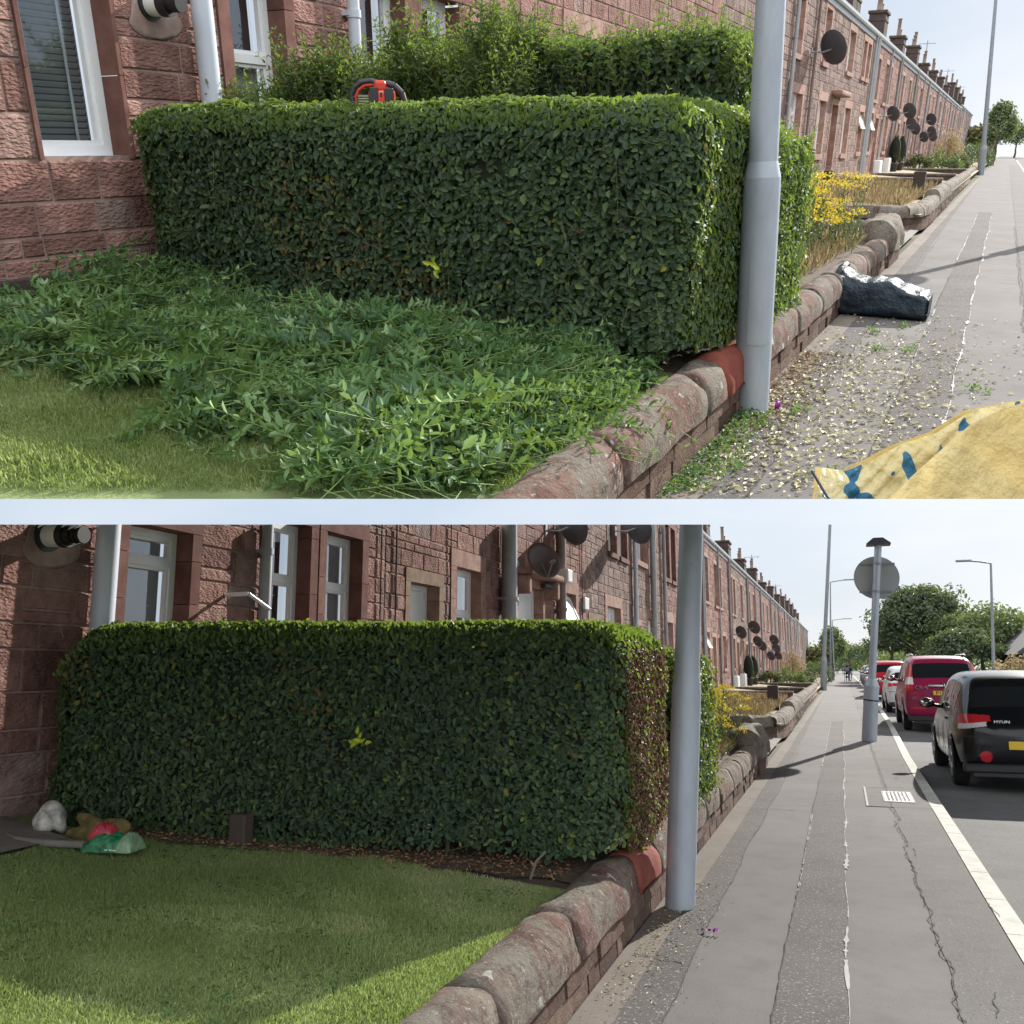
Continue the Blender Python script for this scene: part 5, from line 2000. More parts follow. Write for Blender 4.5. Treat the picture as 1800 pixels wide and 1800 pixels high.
for k, (y_, z_, r_) in enumerate(((46.5, 3.15, .42), (54, 3.7, .5), (56, 2.95, .42), (59, 2.75, .42), (70, 3.4, .5), (72, 2.85, .45), (66, 2.2, .42), (74, 2.3, .42))):
    dish(W, y_, z_, r_ * .78, ['lone dark dish beside a pair of drainpipes, far terrace, lower street', 'largest dish of the far cluster, high on the terrace, lower street', 'dish just below the largest in the far cluster, lower street', 'dish overlapping its neighbour low in the far cluster, lower street',
                                'upper dish of the farther pair, lower street', 'lower dish of the farther pair, lower street', 'small dish near the pampas plumes, lower street', 'farthest small dish on the terrace, lower street'][k], 'dish_grey', (.5, .8), .5)

n = 2600
P = np.c_[rng.uniform(-4.3, -1.6, n), rng.uniform(2.4, 5.0, n), np.zeros(n)]
P = P[wob(P, 5, 51) > .12]
n = len(P)
P[:, 2] = .35 + .27 * (-P[:, 0] - 1.4) / 3.8 + rng.uniform(.012, .03, n)
lv = Leaves()
lv.add(P, unit(np.c_[rng.normal(size=(n, 2)), rng.normal(.1, .2, n)]), unit(rng.normal(size=(n, 3)) * .35 + [0, 0, 1]), rng.uniform(.012, .026, n), rng.uniform(.010, .018, n), rng.uniform(.1, .75, n))
tag(lv.build('clover', 'clip_leaf'), 'patches of clover and small weeds in the lawn, lower street', 'weeds', None, 'stuff')
# the clipped hedge
HQ = [(-4.98, 4.72), (-1.29, 5.60), (-1.25, 7.05), (-4.98, 6.15)]
hedge = thing('clipped_hedge', 'freshly clipped privet hedge with level top and brown street end, lower street', 'hedge', (-3.1, 5.6, .4))
lv = Leaves()


def bot_L(P):
    return .47 + .10 * wob(P * [1, 1, 0], 4.0, 77) + .12 * np.clip((-P[:, 0] - 3.3) / 1.5, 0, 1) + np.where(P[:, 0] > -1.75, -.02, 0)


def street_end(P):
    return (P[:, 0] > -1.44) & (P[:, 1] > 5.85 + .15 * wob(P, 7, 3))


for kind in (0, 1):
    tmp = Leaves()
    if kind == 0:
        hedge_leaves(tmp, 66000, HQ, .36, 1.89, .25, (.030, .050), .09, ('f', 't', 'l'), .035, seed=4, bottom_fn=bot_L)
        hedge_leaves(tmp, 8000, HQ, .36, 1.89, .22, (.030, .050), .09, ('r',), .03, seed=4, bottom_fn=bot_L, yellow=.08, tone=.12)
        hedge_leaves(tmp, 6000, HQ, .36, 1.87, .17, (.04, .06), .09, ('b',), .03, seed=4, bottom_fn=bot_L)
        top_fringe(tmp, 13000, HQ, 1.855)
        for arr in tmp.P:
            arr[:, 2] -= .30 * np.clip((-4.72 - arr[:, 0]) / .26, 0, 1) ** 1.3 * (arr[:, 2] > 1.1) * np.clip((arr[:, 2] - 1.1) / .6, 0, 1)
        P = np.concatenate(tmp.P)
        rm = street_end(P) & (P[:, 2] < 1.72) & (rng.random(len(P)) < .78)
        for nm in 'PDNSWA':
            setattr(lv, nm, [np.concatenate(getattr(tmp, nm))[~rm]])
    else:
        br = Leaves()
        hedge_leaves(tmp, 16000, HQ, .36, 1.84, .17, (.020, .036), .10, ('r',), .03, seed=4, bottom_fn=bot_L)
        P = np.concatenate(tmp.P)
        k = street_end(P) & (P[:, 2] < 1.74)
        A = np.clip(np.concatenate(tmp.A)[k] * 1.1 + rng.uniform(0, .4, k.sum()), 0, 1)
        br.add(P[k], np.concatenate(tmp.D)[k], np.concatenate(tmp.N)[k], np.concatenate(tmp.S)[k], np.concatenate(tmp.W)[k], A)
        br.build('brown_leaves', 'hedge_leaf_brown', hedge, hedge.location)
stt = MB()
for i in range(26):
    x = rng.uniform(-4.9, -1.6)
    yv = 4.72 + (x + 4.98) * .238 + rng.uniform(-.02, .08)
    sprig(lv, stt, (x, yv, rng.uniform(.38, .55)), (rng.normal(0, .5), rng.uniform(-.6, .1), rng.uniform(-.2, .5)), rng.uniform(.08, .2), .045, 4, .4)
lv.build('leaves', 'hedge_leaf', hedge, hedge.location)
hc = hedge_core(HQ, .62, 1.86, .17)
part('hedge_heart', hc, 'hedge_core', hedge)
for i in range(34):
    x = rng.uniform(-4.8, -1.5)
    y = 4.95 + (x + 4.98) * .238 + rng.uniform(0, .9)
    stt.tube([(x, y, .38), (x + rng.normal(0, .05), y + rng.normal(0, .05), .75)], [.018, .012], 6)
for i in range(260):
    u = rng.uniform(0, 1)
    f = rng.random() < .6
    if f:
        p = Vector((-4.9 + u * 3.5, 4.74 + u * .85, rng.uniform(.6, 1.8)))
        d = Vector((rng.normal(0, 1), rng.uniform(-.2, .1), rng.normal(0, .7))).normalized()
    else:
        p = Vector((-1.30, 5.9 + u * 1.1, rng.uniform(.6, 1.75)))
        d = Vector((rng.uniform(-.1, .3), rng.normal(0, .8), rng.normal(0, .8))).normalized()
    stt.cyl(p, p + d * rng.uniform(.03, .10), .0022, .0015, 4)
part('stems', stt, 'twig', hedge)
# the bright yellow leaf cluster
t = thing('yellow_leaves', 'bright yellow green leaf cluster on the hedge face, lower street', 'leaves', (-2.83, 5.17, 1.16))
yl = Leaves()
n = 8
yl.add(np.array([-2.83, 5.13, 1.14]) + np.c_[rng.normal(0, .022, n), rng.normal(0, .006, n) - .02, rng.normal(0, .022, n)], unit(np.c_[rng.normal(0, 1, n), np.full(n, -.2), rng.normal(.2, 1, n)]), unit(np.c_[rng.normal(0, .3, n), np.full(n, -1.0), rng.normal(0.3, .3, n)]), rng.uniform(.045, .065, n), rng.uniform(.026, .034, n), rng.random(n))
yl.build('leaf_cluster', 'yellow_leaf', t, (-2.83, 5.17, 1.16))

Q2 = [(-2.0, 7.9), (-1.28, 7.9), (-1.20, 9.5), (-2.0, 9.5)]
t = thing('clipped_hedge', 'short hedge stub standing on the wall behind the lamp post, lower street', 'hedge', (-1.6, 8.6, .4))
lv = Leaves()
hedge_leaves(lv, 13000, Q2, .42, 1.72, .2, (.035, .055), .12, seed=9, loose=.3, yellow=.06, tone=.15)
lv.build('leaves', 'hedge_leaf', t, t.location)
part('hedge_heart', hedge_core(Q2, .42, 1.68, .14), 'hedge_core', t)

# soil and odds and ends at the hedge foot
o = MB()
vs = []
for i in range(31):
    x = -4.6 + i * .108
    yf = 4.52 + (x + 4.98) * .235 + .05 * math.sin(i * 1.7)
    vs += [(x, yf, ground_z(x, W) + .012), (x, yf + .9, ground_z(x, W) + .03)]
struct('soil_strip', o.add(vs, [(2 * i, 2 * i + 2, 2 * i + 3, 2 * i + 1) for i in range(30)], .5, True), 'soil')
n = 1500
P = np.c_[rng.uniform(-4.6, -1.6, n), np.zeros(n), np.zeros(n)]
P[:, 1] = 4.60 + (P[:, 0] + 4.98) * .235 + rng.uniform(-.12, .35, n)
P[:, 2] = .35 + .27 * (-P[:, 0] - 1.4) / 3.8 + .03
lv = Leaves()
lv.add(P, unit(np.c_[rng.normal(size=(n, 2)), rng.normal(0, .2, n)]), unit(rng.normal(size=(n, 3)) * .5 + [0, 0, 1]), rng.uniform(.015, .035, n), rng.uniform(.008, .018, n), rng.random(n))
tag(lv.build('leaf_litter', 'litter_brown'), 'dead brown leaves scattered under the hedge, lower street', 'leaf litter', None, 'stuff')

bmx = MB().blob((0, 0, .06), (.10, .085, .10), 4, .30, 33)
o = bmx.build('rock', 'white_rock', None, (-4.66, 4.56, .61))
tag(o, 'pale grey boulder beside the house corner and hedge, lower street', 'rock')
o = MB().blob((0, 0, .03), (.22, .09, .09), 4, .38, 5).build('mossy_log', 'moss_wood', None, (-4.32, 4.60, .58))
tag(o, 'dark mossy stump between boulder and compost bag, lower street', 'log')
o = MB()
vs = []
path = [(-4.9, 4.40), (-4.6, 4.26), (-4.35, 4.24), (-4.1, 4.27)]
o.tube([(*p, .60) for p in path], .022, 8)
tag(o.build('edging_kerb', 'concrete'), 'low curved concrete edging by the path corner, lower street', 'edging')

# compost bag
t = thing('compost_bag', 'crumpled green and red compost bag at the hedge foot, lower street', 'compost bag', (-3.97, 4.34, .57), R_(10))


def pillow(cx, cy, cz, sx, sy, sz, seed, n=22, crease=.012):
    rnd = random.Random(seed)
    ph = [(rnd.uniform(-11, 11), rnd.uniform(-11, 11), rnd.uniform(0, 6)) for _ in range(7)]
    vs = []
    for top in (1, 0):
        for j in range(n + 1):
            for i in range(n + 1):
                u, v_ = i / n * 2 - 1, j / n * 2 - 1
                e = ((1 - abs(u) ** 2.6) * (1 - abs(v_) ** 2.6))
                e = max(e, 0) ** .45
                w = crease * sum(abs(math.sin(a * u + b * v_ + c)) - .6 for a, b, c in ph) / 2 * e ** 2
                vs.append((cx + u * sx, cy + v_ * sy, cz + (sz * e + w if top else 0.002 * e)))
    m = n + 1
    fs = [(j * m + i, j * m + i + 1, (j + 1) * m + i + 1, (j + 1) * m + i) for j in range(n) for i in range(n)]
    fs += [(m * m + j * m + i, m * m + (j + 1) * m + i, m * m + (j + 1) * m + i + 1, m * m + j * m + i + 1) for j in range(n) for i in range(n)]
    return MB().add(vs, fs, .5, True)


pillow(0, 0, .0, .15, .085, .085, 3, 34).build('sack', 'bag_green', t)
pillow(-.08, .045, .05, .075, .05, .085, 4, 30, .012).build('sack_neck', 'bag_red', t)
pillow(.115, -.004, .003, .05, .082, .09, 9, 30).build('sack_end', 'bag_pale', t)
letters('50L', .05, t, 'plate_white', Vector((.005, -.085, .012)), ROT_REAR @ Matrix.Rotation(R_(-40), 3, 'X'), .002, 'lettering')
o = MB().cbox(-.06, .06, -.05, .05, -.1, .20, .012).build('post', 'brown_post', None, (-3.56, 4.97, .50))
tag(o, 'short brown square post under the hedge, lower street', 'post')
o = MB().tube([(0, 0, 0), (.04, -.02, .10), (.10, -.03, .16)], .008, 6).build('stick', 'concrete', None, (-1.75, 5.2, .40))
tag(o, 'thin pale stick poking out under the hedge corner, lower street', 'stick')
# foil wrapper
o = MB()
rnd = random.Random(4)
vs = [(-.06 + .012 * i, (-1) ** i * .014 + rnd.uniform(-.006, .006), .004 + abs(rnd.gauss(0, .010))) for i in range(11)]
vs2 = [(x, y + .03 + rnd.uniform(-.01, .01), .004 + abs(rnd.gauss(0, .012))) for x, y, z in vs]
o.add(vs + vs2, [(i, i + 1, 12 + i, 11 + i) for i in range(10)], .5)
o = o.build('sweet_wrapper', 'purple_foil', None, (-.84, 5.90, .012))
tag(o, 'crumpled purple foil wrapper on the pavement, lower street', 'wrapper')
# iron cover
t = thing('access_cover', 'small square iron cover with pale surround in the pavement, lower street', 'manhole cover', (.55, 12.6, .008), R_(0))
b = MB().box(-.16, .16, -.46, .46, 0, .006)
b.build('plate', 'iron_cover', t)
b = MB()
for i in range(6):
    for j in range(9):
        b.box(-.125 + i * .045, -.10 + i * .045, -.40 + j * .095, -.345 + j * .095, .006, .009)
b.build('tread', 'concrete', t)
b = MB()
b.box(-.175, .175, -.49, -.462, 0, .004).box(-.175, .175, .462, .49, 0, .004).box(-.175, -.162, -.46, .46, 0, .004).box(.162, .175, -.46, .46, 0, .004)
b.build('cover_frame', 'sealing_line', t)
struct('pavement_cover_patch', MB().add([(.19, 11.7, .0065), (.95, 11.7, .0065), (.95, 13.5, .0065), (.19, 13.5, .0065)], [(0, 1, 2, 3)]), 'pave_mid')
struct('pavement_patch_line', MB().add([(.17, 11.7, .009), (.195, 11.7, .009), (.195, 13.5, .009), (.17, 13.5, .009)], [(0, 1, 2, 3)]), 'sealing_line')
# some grit and leaves near the post
n = 700
P = np.c_[rng.uniform(-1.22, -.8, n), rng.uniform(4.6, 7.2, n), np.full(n, .012)]
P = P[rng.random(n) < np.exp(-((P[:, 0] + 1.2) / .22) ** 2) + .06]
n = len(P)
lv = Leaves()
lv.add(P, unit(np.c_[rng.normal(size=(n, 2)), rng.normal(0, .15, n)]), unit(rng.normal(size=(n, 3)) * .3 + [0, 0, 1]), rng.uniform(.01, .028, n), rng.uniform(.006, .014, n), rng.random(n))
tag(lv.build('leaf_litter', 'fallen_leaf'), 'dry leaf scraps along the wall foot by the lamp post, lower street', 'leaf litter', None, 'stuff')

big_column((-1.12, 6.48, 0), (-.96, 6.48, 2.6), 1.45, .100, .088, 'near galvanised lamp post with thick base against the wall, lower street', 3.2)
street_lamp(-1.28, 64.9, 14.0, 0, 'tall plain second lamp post beside the far garden wall, lower street', .14, lean=1.3)
street_lamp(-1.2, 100, 10.2, 1.6, 'third lamp post with a curved arm lamp head, lower street', .10, lean=.5)
street_lamp(-1.3, 150, 8.6, 1.9, 'fourth distant lamp post with arm, lower street', .12, lean=.2)
street_lamp(8.2, 60, 7.6, -1.25, 'lamp post across the road before the big trees, lower street', .10, lean=.4)
street_lamp(6.2, 130, 7.4, -1.3, 'far lamp post across the road, dark against the trees, lower street', .12)

# round traffic sign seen from behind, with its lamp
t = thing('road_sign', 'back of a round road sign on a grey post with lamp hood, lower street', 'road sign', (.45, 21.63, 0))
lean = Matrix.Rotation(R_(6.0), 4, 'Y')


def LN(p):
    return lean @ Vector(p)


b = MB()
b.cyl((0, 0, 0), LN((0, 0, 1.18)), .155, .155, 28)
b.cyl(LN((0, 0, 1.18)), LN((0, 0, 1.34)), .155, .085, 28)
b.build('post_base', 'galvanised', t)
MB().cyl(LN((0, 0, 1.34)), LN((0, 0, 4.3)), .080, .075, 24).build('post', 'galvanised', t)
MB().cyl(LN((0, 0, .86)), LN((0, 0, .89)), .158, .158, 28).build('band', 'black_plastic', t)
ds = MB().cyl(LN((0, .12, 3.56)), LN((0, .12, 3.56)) + Vector((0, .012, 0)), .475, .475, 64)
d_ = ds.build('sign_plate', 'sign_back', t)
b = MB()
for zz, w_ in ((3.86, .36), (3.24, .34)):
    p = LN((0, .1, zz))
    b.box(p.x - w_, p.x + w_, .085, .118, p.z - .02, p.z + .02)
b.build('rail', 'galvanised_far', t)
b = MB()
for zz in (3.86, 3.24):
    b.cyl(LN((0, 0, zz - .03)), LN((0, 0, zz + .03)), .09, .09, 20)
b.build('clamp', 'galvanised_far', t)
p = LN((0, 0, 4.3))
b = MB()
hv = [(-.25, -.2, 0), (.25, -.2, 0), (.25, .22, 0), (-.25, .22, 0), (-.10, -.12, .13), (.10, -.12, .13), (.10, .12, .13), (-.10, .12, .13), (-.25, -.2, -.03), (.25, -.2, -.03), (.25, .22, -.03), (-.25, .22, -.03)]
b.add([Vector(q) + p for q in hv], [(0, 1, 5, 4), (1, 2, 6, 5), (2, 3, 7, 6), (3, 0, 4, 7), (4, 5, 6, 7), (8, 9, 1, 0), (9, 10, 2, 1), (10, 11, 3, 2), (11, 8, 0, 3), (11, 10, 9, 8)])
b.build('lamp_hood', 'dish_grey', t)

# parked cars
G = 'cars parked along the kerb'
c1 = make_car('black hatchback with red reflector parked nearest by the kerb', G, (2.33, 14.3, -.10), 4.5, 1.80, 1.64, 'hatch', 'paint_black')
letters('HYUN', .055, c1, 'chrome', Vector((-.42, -.012, .93)), ROT_REAR, .004, 'badge_lettering', 1.3)
c2 = make_car('magenta red tall estate car with roof rails and yellow plate', G, (2.44, 26.4, -.10), 5.6, 1.92, 2.0, 'suv', 'paint_magenta')
letters('CR-V', .12, c2, 'chrome', Vector((-.70, -.03, 1.12)), ROT_REAR, .004, 'badge_lettering', 1.3)
letters('P12', .14, c2, 'ink', Vector((-.20, -.039, .965)), ROT_REAR, .002, 'plate_lettering', 1.0)
b = MB()
b.box(-.012, .10, -.048, -.04, 1.15, 1.28)
b.build('badge_ground', 'ink', c2)
letters('H', .13, c2, 'chrome', Vector((0, -.05, 1.165)), ROT_REAR, .004, 'badge', 1.1)
make_car('pale silver car parked ahead of the magenta car', G, (2.38, 36.6, -.10), 5.4, 1.84, 1.72, 'hatch', 'paint_white')
make_car('bright red car with white roof seen behind the sign post', G, (2.28, 51, -.10), 5.6, 1.92, 2.0, 'suv', 'paint_red')
make_car('silver car facing the viewer farther along the kerb', G, (2.35, 77, -.10), 5.4, 1.8, 1.62, 'hatch', 'paint_silver', facing=True, far=True)
for i, (y, pm, nm) in enumerate(((63, 'paint_black', 'dark car parked just beyond the red car'), (81, 'paint_blue', 'dark blue car parked beyond the silver one'), (92, 'paint_white', 'white car in the far queue by the kerb'), (103, 'paint_silver', 'grey car beyond the white one in the far queue'), (116, 'paint_white', 'farthest pale car parked near the pedestrians'))):
    make_car(nm, G, (2.45 + i * .1, y, -.10), 5.0, 1.82, 1.66 + (i % 2) * .15, 'hatch' if i % 2 == 0 else 'suv', pm, far=True)
make_car('white van driving away in the far road', 'vehicles on the far road', (4.6, 140, -.10), 7, 2.2, 2.5, 'van', 'paint_white', far=True, name='van')

# people far down the pavement
person('person in dark clothes pushing a buggy down the far pavement', (.42, 101, 0), 1.78, rz=0, arms='push')
t = thing('pushchair', 'dark buggy pushed by a walker on the far pavement', 'pushchair', (.40, 101.75, 0))
b = MB()
b.tube([(-.25, -.45, 1.0), (-.25, .1, .35), (-.25, .35, .1)], .018, 6).tube([(.25, -.45, 1.0), (.25, .1, .35), (.25, .35, .1)], .018, 6).cyl((-.25, -.45, 1.0), (.25, -.45, 1.0), .02, None, 6)
b.tube([(-.25, -.3, .1), (-.25, .05, .42)], .016, 6).tube([(.25, -.3, .1), (.25, .05, .42)], .016, 6)
b.build('chassis', 'black_plastic', t)
pillow(0, 0, .42, .22, .28, .16, 2).build('seat', 'cloth_dark', t)
MB().blob((0, .1, .78), (.24, .26, .2), 3, .05, 3, flat=-.02).build('hood', 'cloth_dark', t)
for sx in (-.27, .27):
    for yy in (-.3, .35):
        MB().cyl((sx - .02, yy, .11), (sx + .02, yy, .11), .11, None, 16).build('wheel', 'dark_rubber', t)
person('person in grey walking close to the buggy', (.72, 104, 0), 1.8, rz=0, cloth='cloth_grey')
person('distant dark figure walking far down the pavement', (.1, 160, 0), 1.75, rz=PI)
person('faraway walker beside the garden walls', (-.9, 172, 0), 1.75, rz=PI)

# trees and a roof across the road
tree('broadleaf_tree', 'tallest rounded dark green tree across the road', (7.4, 96, -.1), 9.6, 4.4, 11000, .36, 'dark_tree_leaf', 101, None, .2, 55)
tree('broadleaf_tree', 'broad spreading lighter green tree across the road', (11.8, 92, -.1), 7.2, 5.2, 9000, .33, 'tree_leaf', 102, None, .25, 48)
tree('broadleaf_tree', 'dense dark evergreen in front of the roadside trees', (9.3, 82, -.1), 4.6, 3.2, 6000, .28, 'dark_tree_leaf', 103, None, .1, 36)
tree('broadleaf_tree', 'dark tree directly behind the round road sign', (4.9, 104, -.1), 7.0, 3.0, 6500, .33, 'dark_tree_leaf', 104, None, .1, 36)
t = thing('garden_bush', 'dry beige shrub beside the far house roof', 'bush', (9.3, 60, -.1))
lv = Leaves()
crown_leaves(lv, (9.3, 60, 1.2), (1.2, 1.2, 1.4), 1500, .16, 71, clumps=18, flat=.3)
lv.build('foliage', 'dry_grass_blade', t, (9.3, 60, -.1))
t = thing('bungalow', 'low house with dark slate roof across the road', 'house', (15, 80, -.1))
part('wall', MB().box(12.3, 22, 76, 90, -.1, 2.6), 'chimney_stone', t)
b = MB()
b.add([(11.9, 75.6, 2.5), (22.4, 75.6, 2.5), (22.4, 90.4, 2.5), (11.9, 90.4, 2.5), (17, 75.6, 6.4), (17, 90.4, 6.4)], [(0, 1, 4), (2, 3, 5), (0, 4, 5, 3), (1, 2, 5, 4), (3, 2, 1, 0)])
part('roof', b, 'slate', t)

# =====================================================================================
#                                    UPPER STREET  (hedge half cut, clippings down)
# =====================================================================================
use('U')
W = -5.3
GUT = 5.75
build_ground(W, .9, 5.2, (-9.6, 3.4, .9, 260))
common_street(W, GUT, 'upper', None)
grass(95000, (-5.0, -1.5, 1.5, 3.6), W, label='lit lawn grass at the edge of the clippings, upper street', hgt=(.02, .05), width=.0045)

u1 = near_house(W, GUT, .6, 9.95, 'near red sandstone house with white blind window, upper street',
                [(4.07, 4.74, 1.56, 2.95, None, 'venetian', 'dressed_dark', False, .03), (5.84, 6.46, 1.25, 2.95, 2.26, 'net', 'dressed_dark', False, .12), (7.50, 8.22, 1.2, 3.0, 2.3, 'plain', 'dressed_dark', False, .14), (8.50, 9.25, 1.2, 3.0, 2.3, 'net', 'dressed_dark', False, .14)], [], 11)
u2 = near_house(W, GUT, 9.952, 19.318, 'sandstone house behind the uncut hedge, upper street',
                [(12.1, 13.05, 1.3, 3.0, 2.38, 'net', 'dressed_red', False, .2), (15.5, 16.6, 1.3, 3.0, 2.3, 'plain', 'dressed_red', False, .2)],
                [(10.6, 11.5, .6, 2.68, 'white', 'dressed_buff')], 12)
u3 = near_house(W, GUT, 19.32, 29.618, 'sandstone house with satellite dish beyond the lamp post, upper street',
                [(26.9, 28.3, 1.45, 3.0, 2.5, 'plain', 'dressed_red', False, .2), (26.5, 27.4, 3.9, 5.2, 4.6, 'plain', 'dressed_red', False, .16), (21, 22.2, 1.45, 3.0, 2.5, 'plain', 'dressed_red', False, .2)],
                [(24, 25.1, .6, 2.8, 'red', 'dressed_red')], 13, 'brown_block')
u4 = near_house(W, GUT, 29.62, 42.418, 'long sandstone house with hooded door and open window, upper street',
                [(31.0, 32.3, 1.45, 2.98, 2.3, 'plain', 'dressed_red', False, .2), (36.3, 37.7, 1.45, 2.95, 2.3, 'plain', 'dressed_red', False, .2), (40.2, 41.4, 1.5, 2.95, 2.3, 'plain', 'dressed_red', True, .2),
                 (30.6, 31.6, 4.0, 5.4, 4.7, 'plain', 'dressed_red', False, .16), (35.4, 36.8, 4.05, 5.3, 4.7, 'plain', 'dressed_red', False, .16), (39.0, 39.9, 4.1, 5.3, 4.7, 'plain', 'dressed_red', False, .16), (40.2, 41.1, 4.1, 5.3, 4.7, 'plain', 'dressed_red', False, .16)],
                [(33.5, 34.8, .7, 2.95, 'dark', 'dressed_red')], 14, 'brown_block')
far_houses(W, GUT, 42.42, 12, 'upper', seed=40)
drainpipe(u1, W, 5.47, .5, GUT, .075, 'pipe_white')
drainpipe(u1, W, 7.3, .5, GUT, .055, 'pipe_white')
drainpipe(u3, W, 26.2, .5, GUT, .05, 'pipe_grey')
drainpipe(u3, W, 29.2, .5, GUT, .04, 'pipe_brown')
drainpipe(u4, W, 41.9, .5, GUT, .05, 'pipe_grey')
part('plinth', MB().cbox(W - .05, W + .045, .7, 9.9, .3, .86, .01), 'grey_plinth', u1)
t = thing('boiler_flue', 'black boiler flue high on the near wall, upper street', 'flue', (W, 5.08, 2.50))
MB().cyl((0, 0, 0), (.035, 0, 0), .10, .10, 28).build('collar', 'black_plastic', t)
MB().cyl((.035, 0, 0), (.14, 0, -.005), .075, .075, 28).build('sleeve', 'ceramic_vent', t)
MB().cyl((.14, 0, -.005), (.2, 0, -.005), .08, .08, 28).cyl((.2, 0, -.005), (.30, 0, -.01), .055, .055, 24).build('terminal', 'black_plastic', t)
part('mortar_patch', MB().blob((W + .012, 5.1, 2.40), (.008, .22, .12), 3, .35, 4), 'mortar', u1)
dish(W, 28.9, 4.1, .45, 'dark dish alone on the upper wall beyond the lamp post, upper street', 'dish_grey', (.5, .8), .5)
t = thing('door_hood', 'small rounded stone hood over the dark door, upper street', 'door canopy', (W, 34.1, 3.2))
MB().cbox(0, .35, -1.0, 1.0, .0, .16, .05).build('slab', 'dressed_red', t)
for k, (y_, z_, r_) in enumerate(((46.5, 2.95, .42), (54, 3.3, .5), (56, 2.75, .42), (59, 2.55, .42), (70, 3.3, .5), (72, 2.6, .45), (66, 2.2, .42), (74, 2.3, .42))):
    dish(W, y_, z_, r_ * .78, ['lone dark dish beside a pair of drainpipes, far terrace, upper street', 'largest dish of the far cluster, high on the terrace, upper street', 'dish just below the largest in the far cluster, upper street', 'dish overlapping its neighbour low in the far cluster, upper street',
                               'upper dish of the farther pair, upper street', 'lower dish of the farther pair, upper street', 'small dish near the pampas plumes, upper street', 'farthest small dish on the terrace, upper street'][k], 'dish_grey', (.5, .8), .5)

UQ = [(-5.12, 4.55), (-1.42, 4.85), (-1.36, 6.35), (-5.12, 6.0)]
hedge = thing('clipped_hedge', 'newly cut privet hedge with the trimmer lying on top, upper street', 'hedge', (-3.2, 5.3, .4))
lv = Leaves()


def bot_U(P):
    return .50 + .12 * wob(P * [1, 1, 0], 4.0, 78) + .1 * np.clip((-P[:, 0] - 3.3) / 1.5, 0, 1)


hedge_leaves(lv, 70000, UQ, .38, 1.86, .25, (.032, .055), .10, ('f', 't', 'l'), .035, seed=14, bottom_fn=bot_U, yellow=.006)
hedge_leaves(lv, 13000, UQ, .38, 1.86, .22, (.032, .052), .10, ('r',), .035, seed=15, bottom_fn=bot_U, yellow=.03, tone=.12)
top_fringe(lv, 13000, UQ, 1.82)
stt = MB()
for i in range(60):     # loose shoots left on and hanging from the face
    x = rng.uniform(-5.0, -1.5)
    yv = 4.55 + (x + 5.12) * .081 - .02
    z = rng.choice([rng.uniform(.55, 1.6), 1.82])
    if z > 1.8:
        sprig(lv, stt, (x, yv + rng.uniform(.05, .8), 1.80), (rng.normal(0, .6), rng.normal(0, .6), .5), rng.uniform(.06, .16), .05, 4, .6)
    elif i < 22:
        sprig(lv, stt, (x, yv, z), (rng.normal(0, .25), -.12, -1), rng.uniform(.12, .35), .045, 6, .62)
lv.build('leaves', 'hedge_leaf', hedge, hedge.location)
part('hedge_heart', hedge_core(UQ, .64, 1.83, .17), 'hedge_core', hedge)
for i in range(34):
    x = rng.uniform(-4.9, -1.6)
    y = 4.75 + (x + 5.12) * .08 + rng.uniform(0, .9)
    stt.tube([(x, y, .38), (x + rng.normal(0, .05), y + rng.normal(0, .05), .8)], [.018, .012], 6)
for i in range(160):
    u = rng.uniform(0, 1)
    p = Vector((-5.0 + u * 3.5, 4.55 + u * .28, rng.uniform(.6, 1.8)))
    d = Vector((rng.normal(0, 1), rng.uniform(-.25, .05), rng.normal(0, .7))).normalized()
    stt.cyl(p, p + d * rng.uniform(.04, .16), .0022, .0015, 4)
part('stems', stt, 'twig', hedge)
t = thing('yellow_leaves', 'bright yellow green leaf cluster on the dark hedge face, upper street', 'leaves', (-2.9, 4.68, 1.1))
yl = Leaves()
n = 8
YC = RU @ Vector((772 - 900, 1600, 900 - 467))
kk = 4.66 / YC.y
YC = YC * kk + EYEV
yl.add(np.array([YC.x, YC.y, YC.z]) + np.c_[rng.normal(0, .022, n), rng.normal(0, .006, n) - .02, rng.normal(0, .022, n)], unit(np.c_[rng.normal(0, 1, n), np.full(n, -.2), rng.normal(.2, 1, n)]), unit(np.c_[rng.normal(0, .3, n), np.full(n, -1.0), rng.normal(0.3, .3, n)]), rng.uniform(.04, .06, n), rng.uniform(.024, .032, n), rng.random(n))
t.location = (round(YC.x, 2), round(YC.y, 2), round(YC.z, 2))
yl.build('leaf_cluster', 'yellow_leaf', t, t.location)

# the uncut hedge behind
BQ = [(-4.7, 6.85), (-1.78, 6.95), (-1.70, 7.7), (-4.7, 7.8)]
t = thing('uncut_hedge', 'tall uncut hedge with upright shoots behind the clipped one, upper street', 'hedge', (-2.9, 7.4, .4))
lv = Leaves()
hedge_leaves(lv, 36000, BQ, .42, 2.36, .22, (.035, .062), .2, ('f', 't', 'r', 'l'), .08, seed=19, loose=.4, yellow=.02, tone=.06)
st = MB()
for i in range(900):
    x = rng.uniform(-4.75, -1.72)
    y = rng.uniform(6.8, 7.7)
    sprig(lv, st, (x, y, rng.uniform(1.95, 2.2) + .06 * math.sin(x * 5)), (rng.normal(0, .28), rng.normal(0, .25), 1), rng.uniform(.15, .40), .062, rng.integers(5, 9), .68)
lv.build('leaves', 'hedge_leaf', t, t.location)
part('hedge_heart', hedge_core(BQ, .42, 2.40, .2), 'hedge_core', t)
part('stems', st, 'twig', t)
SQ = [(-2.05, 6.6), (-1.38, 6.6), (-1.34, 8.05), (-2.05, 8.05)]
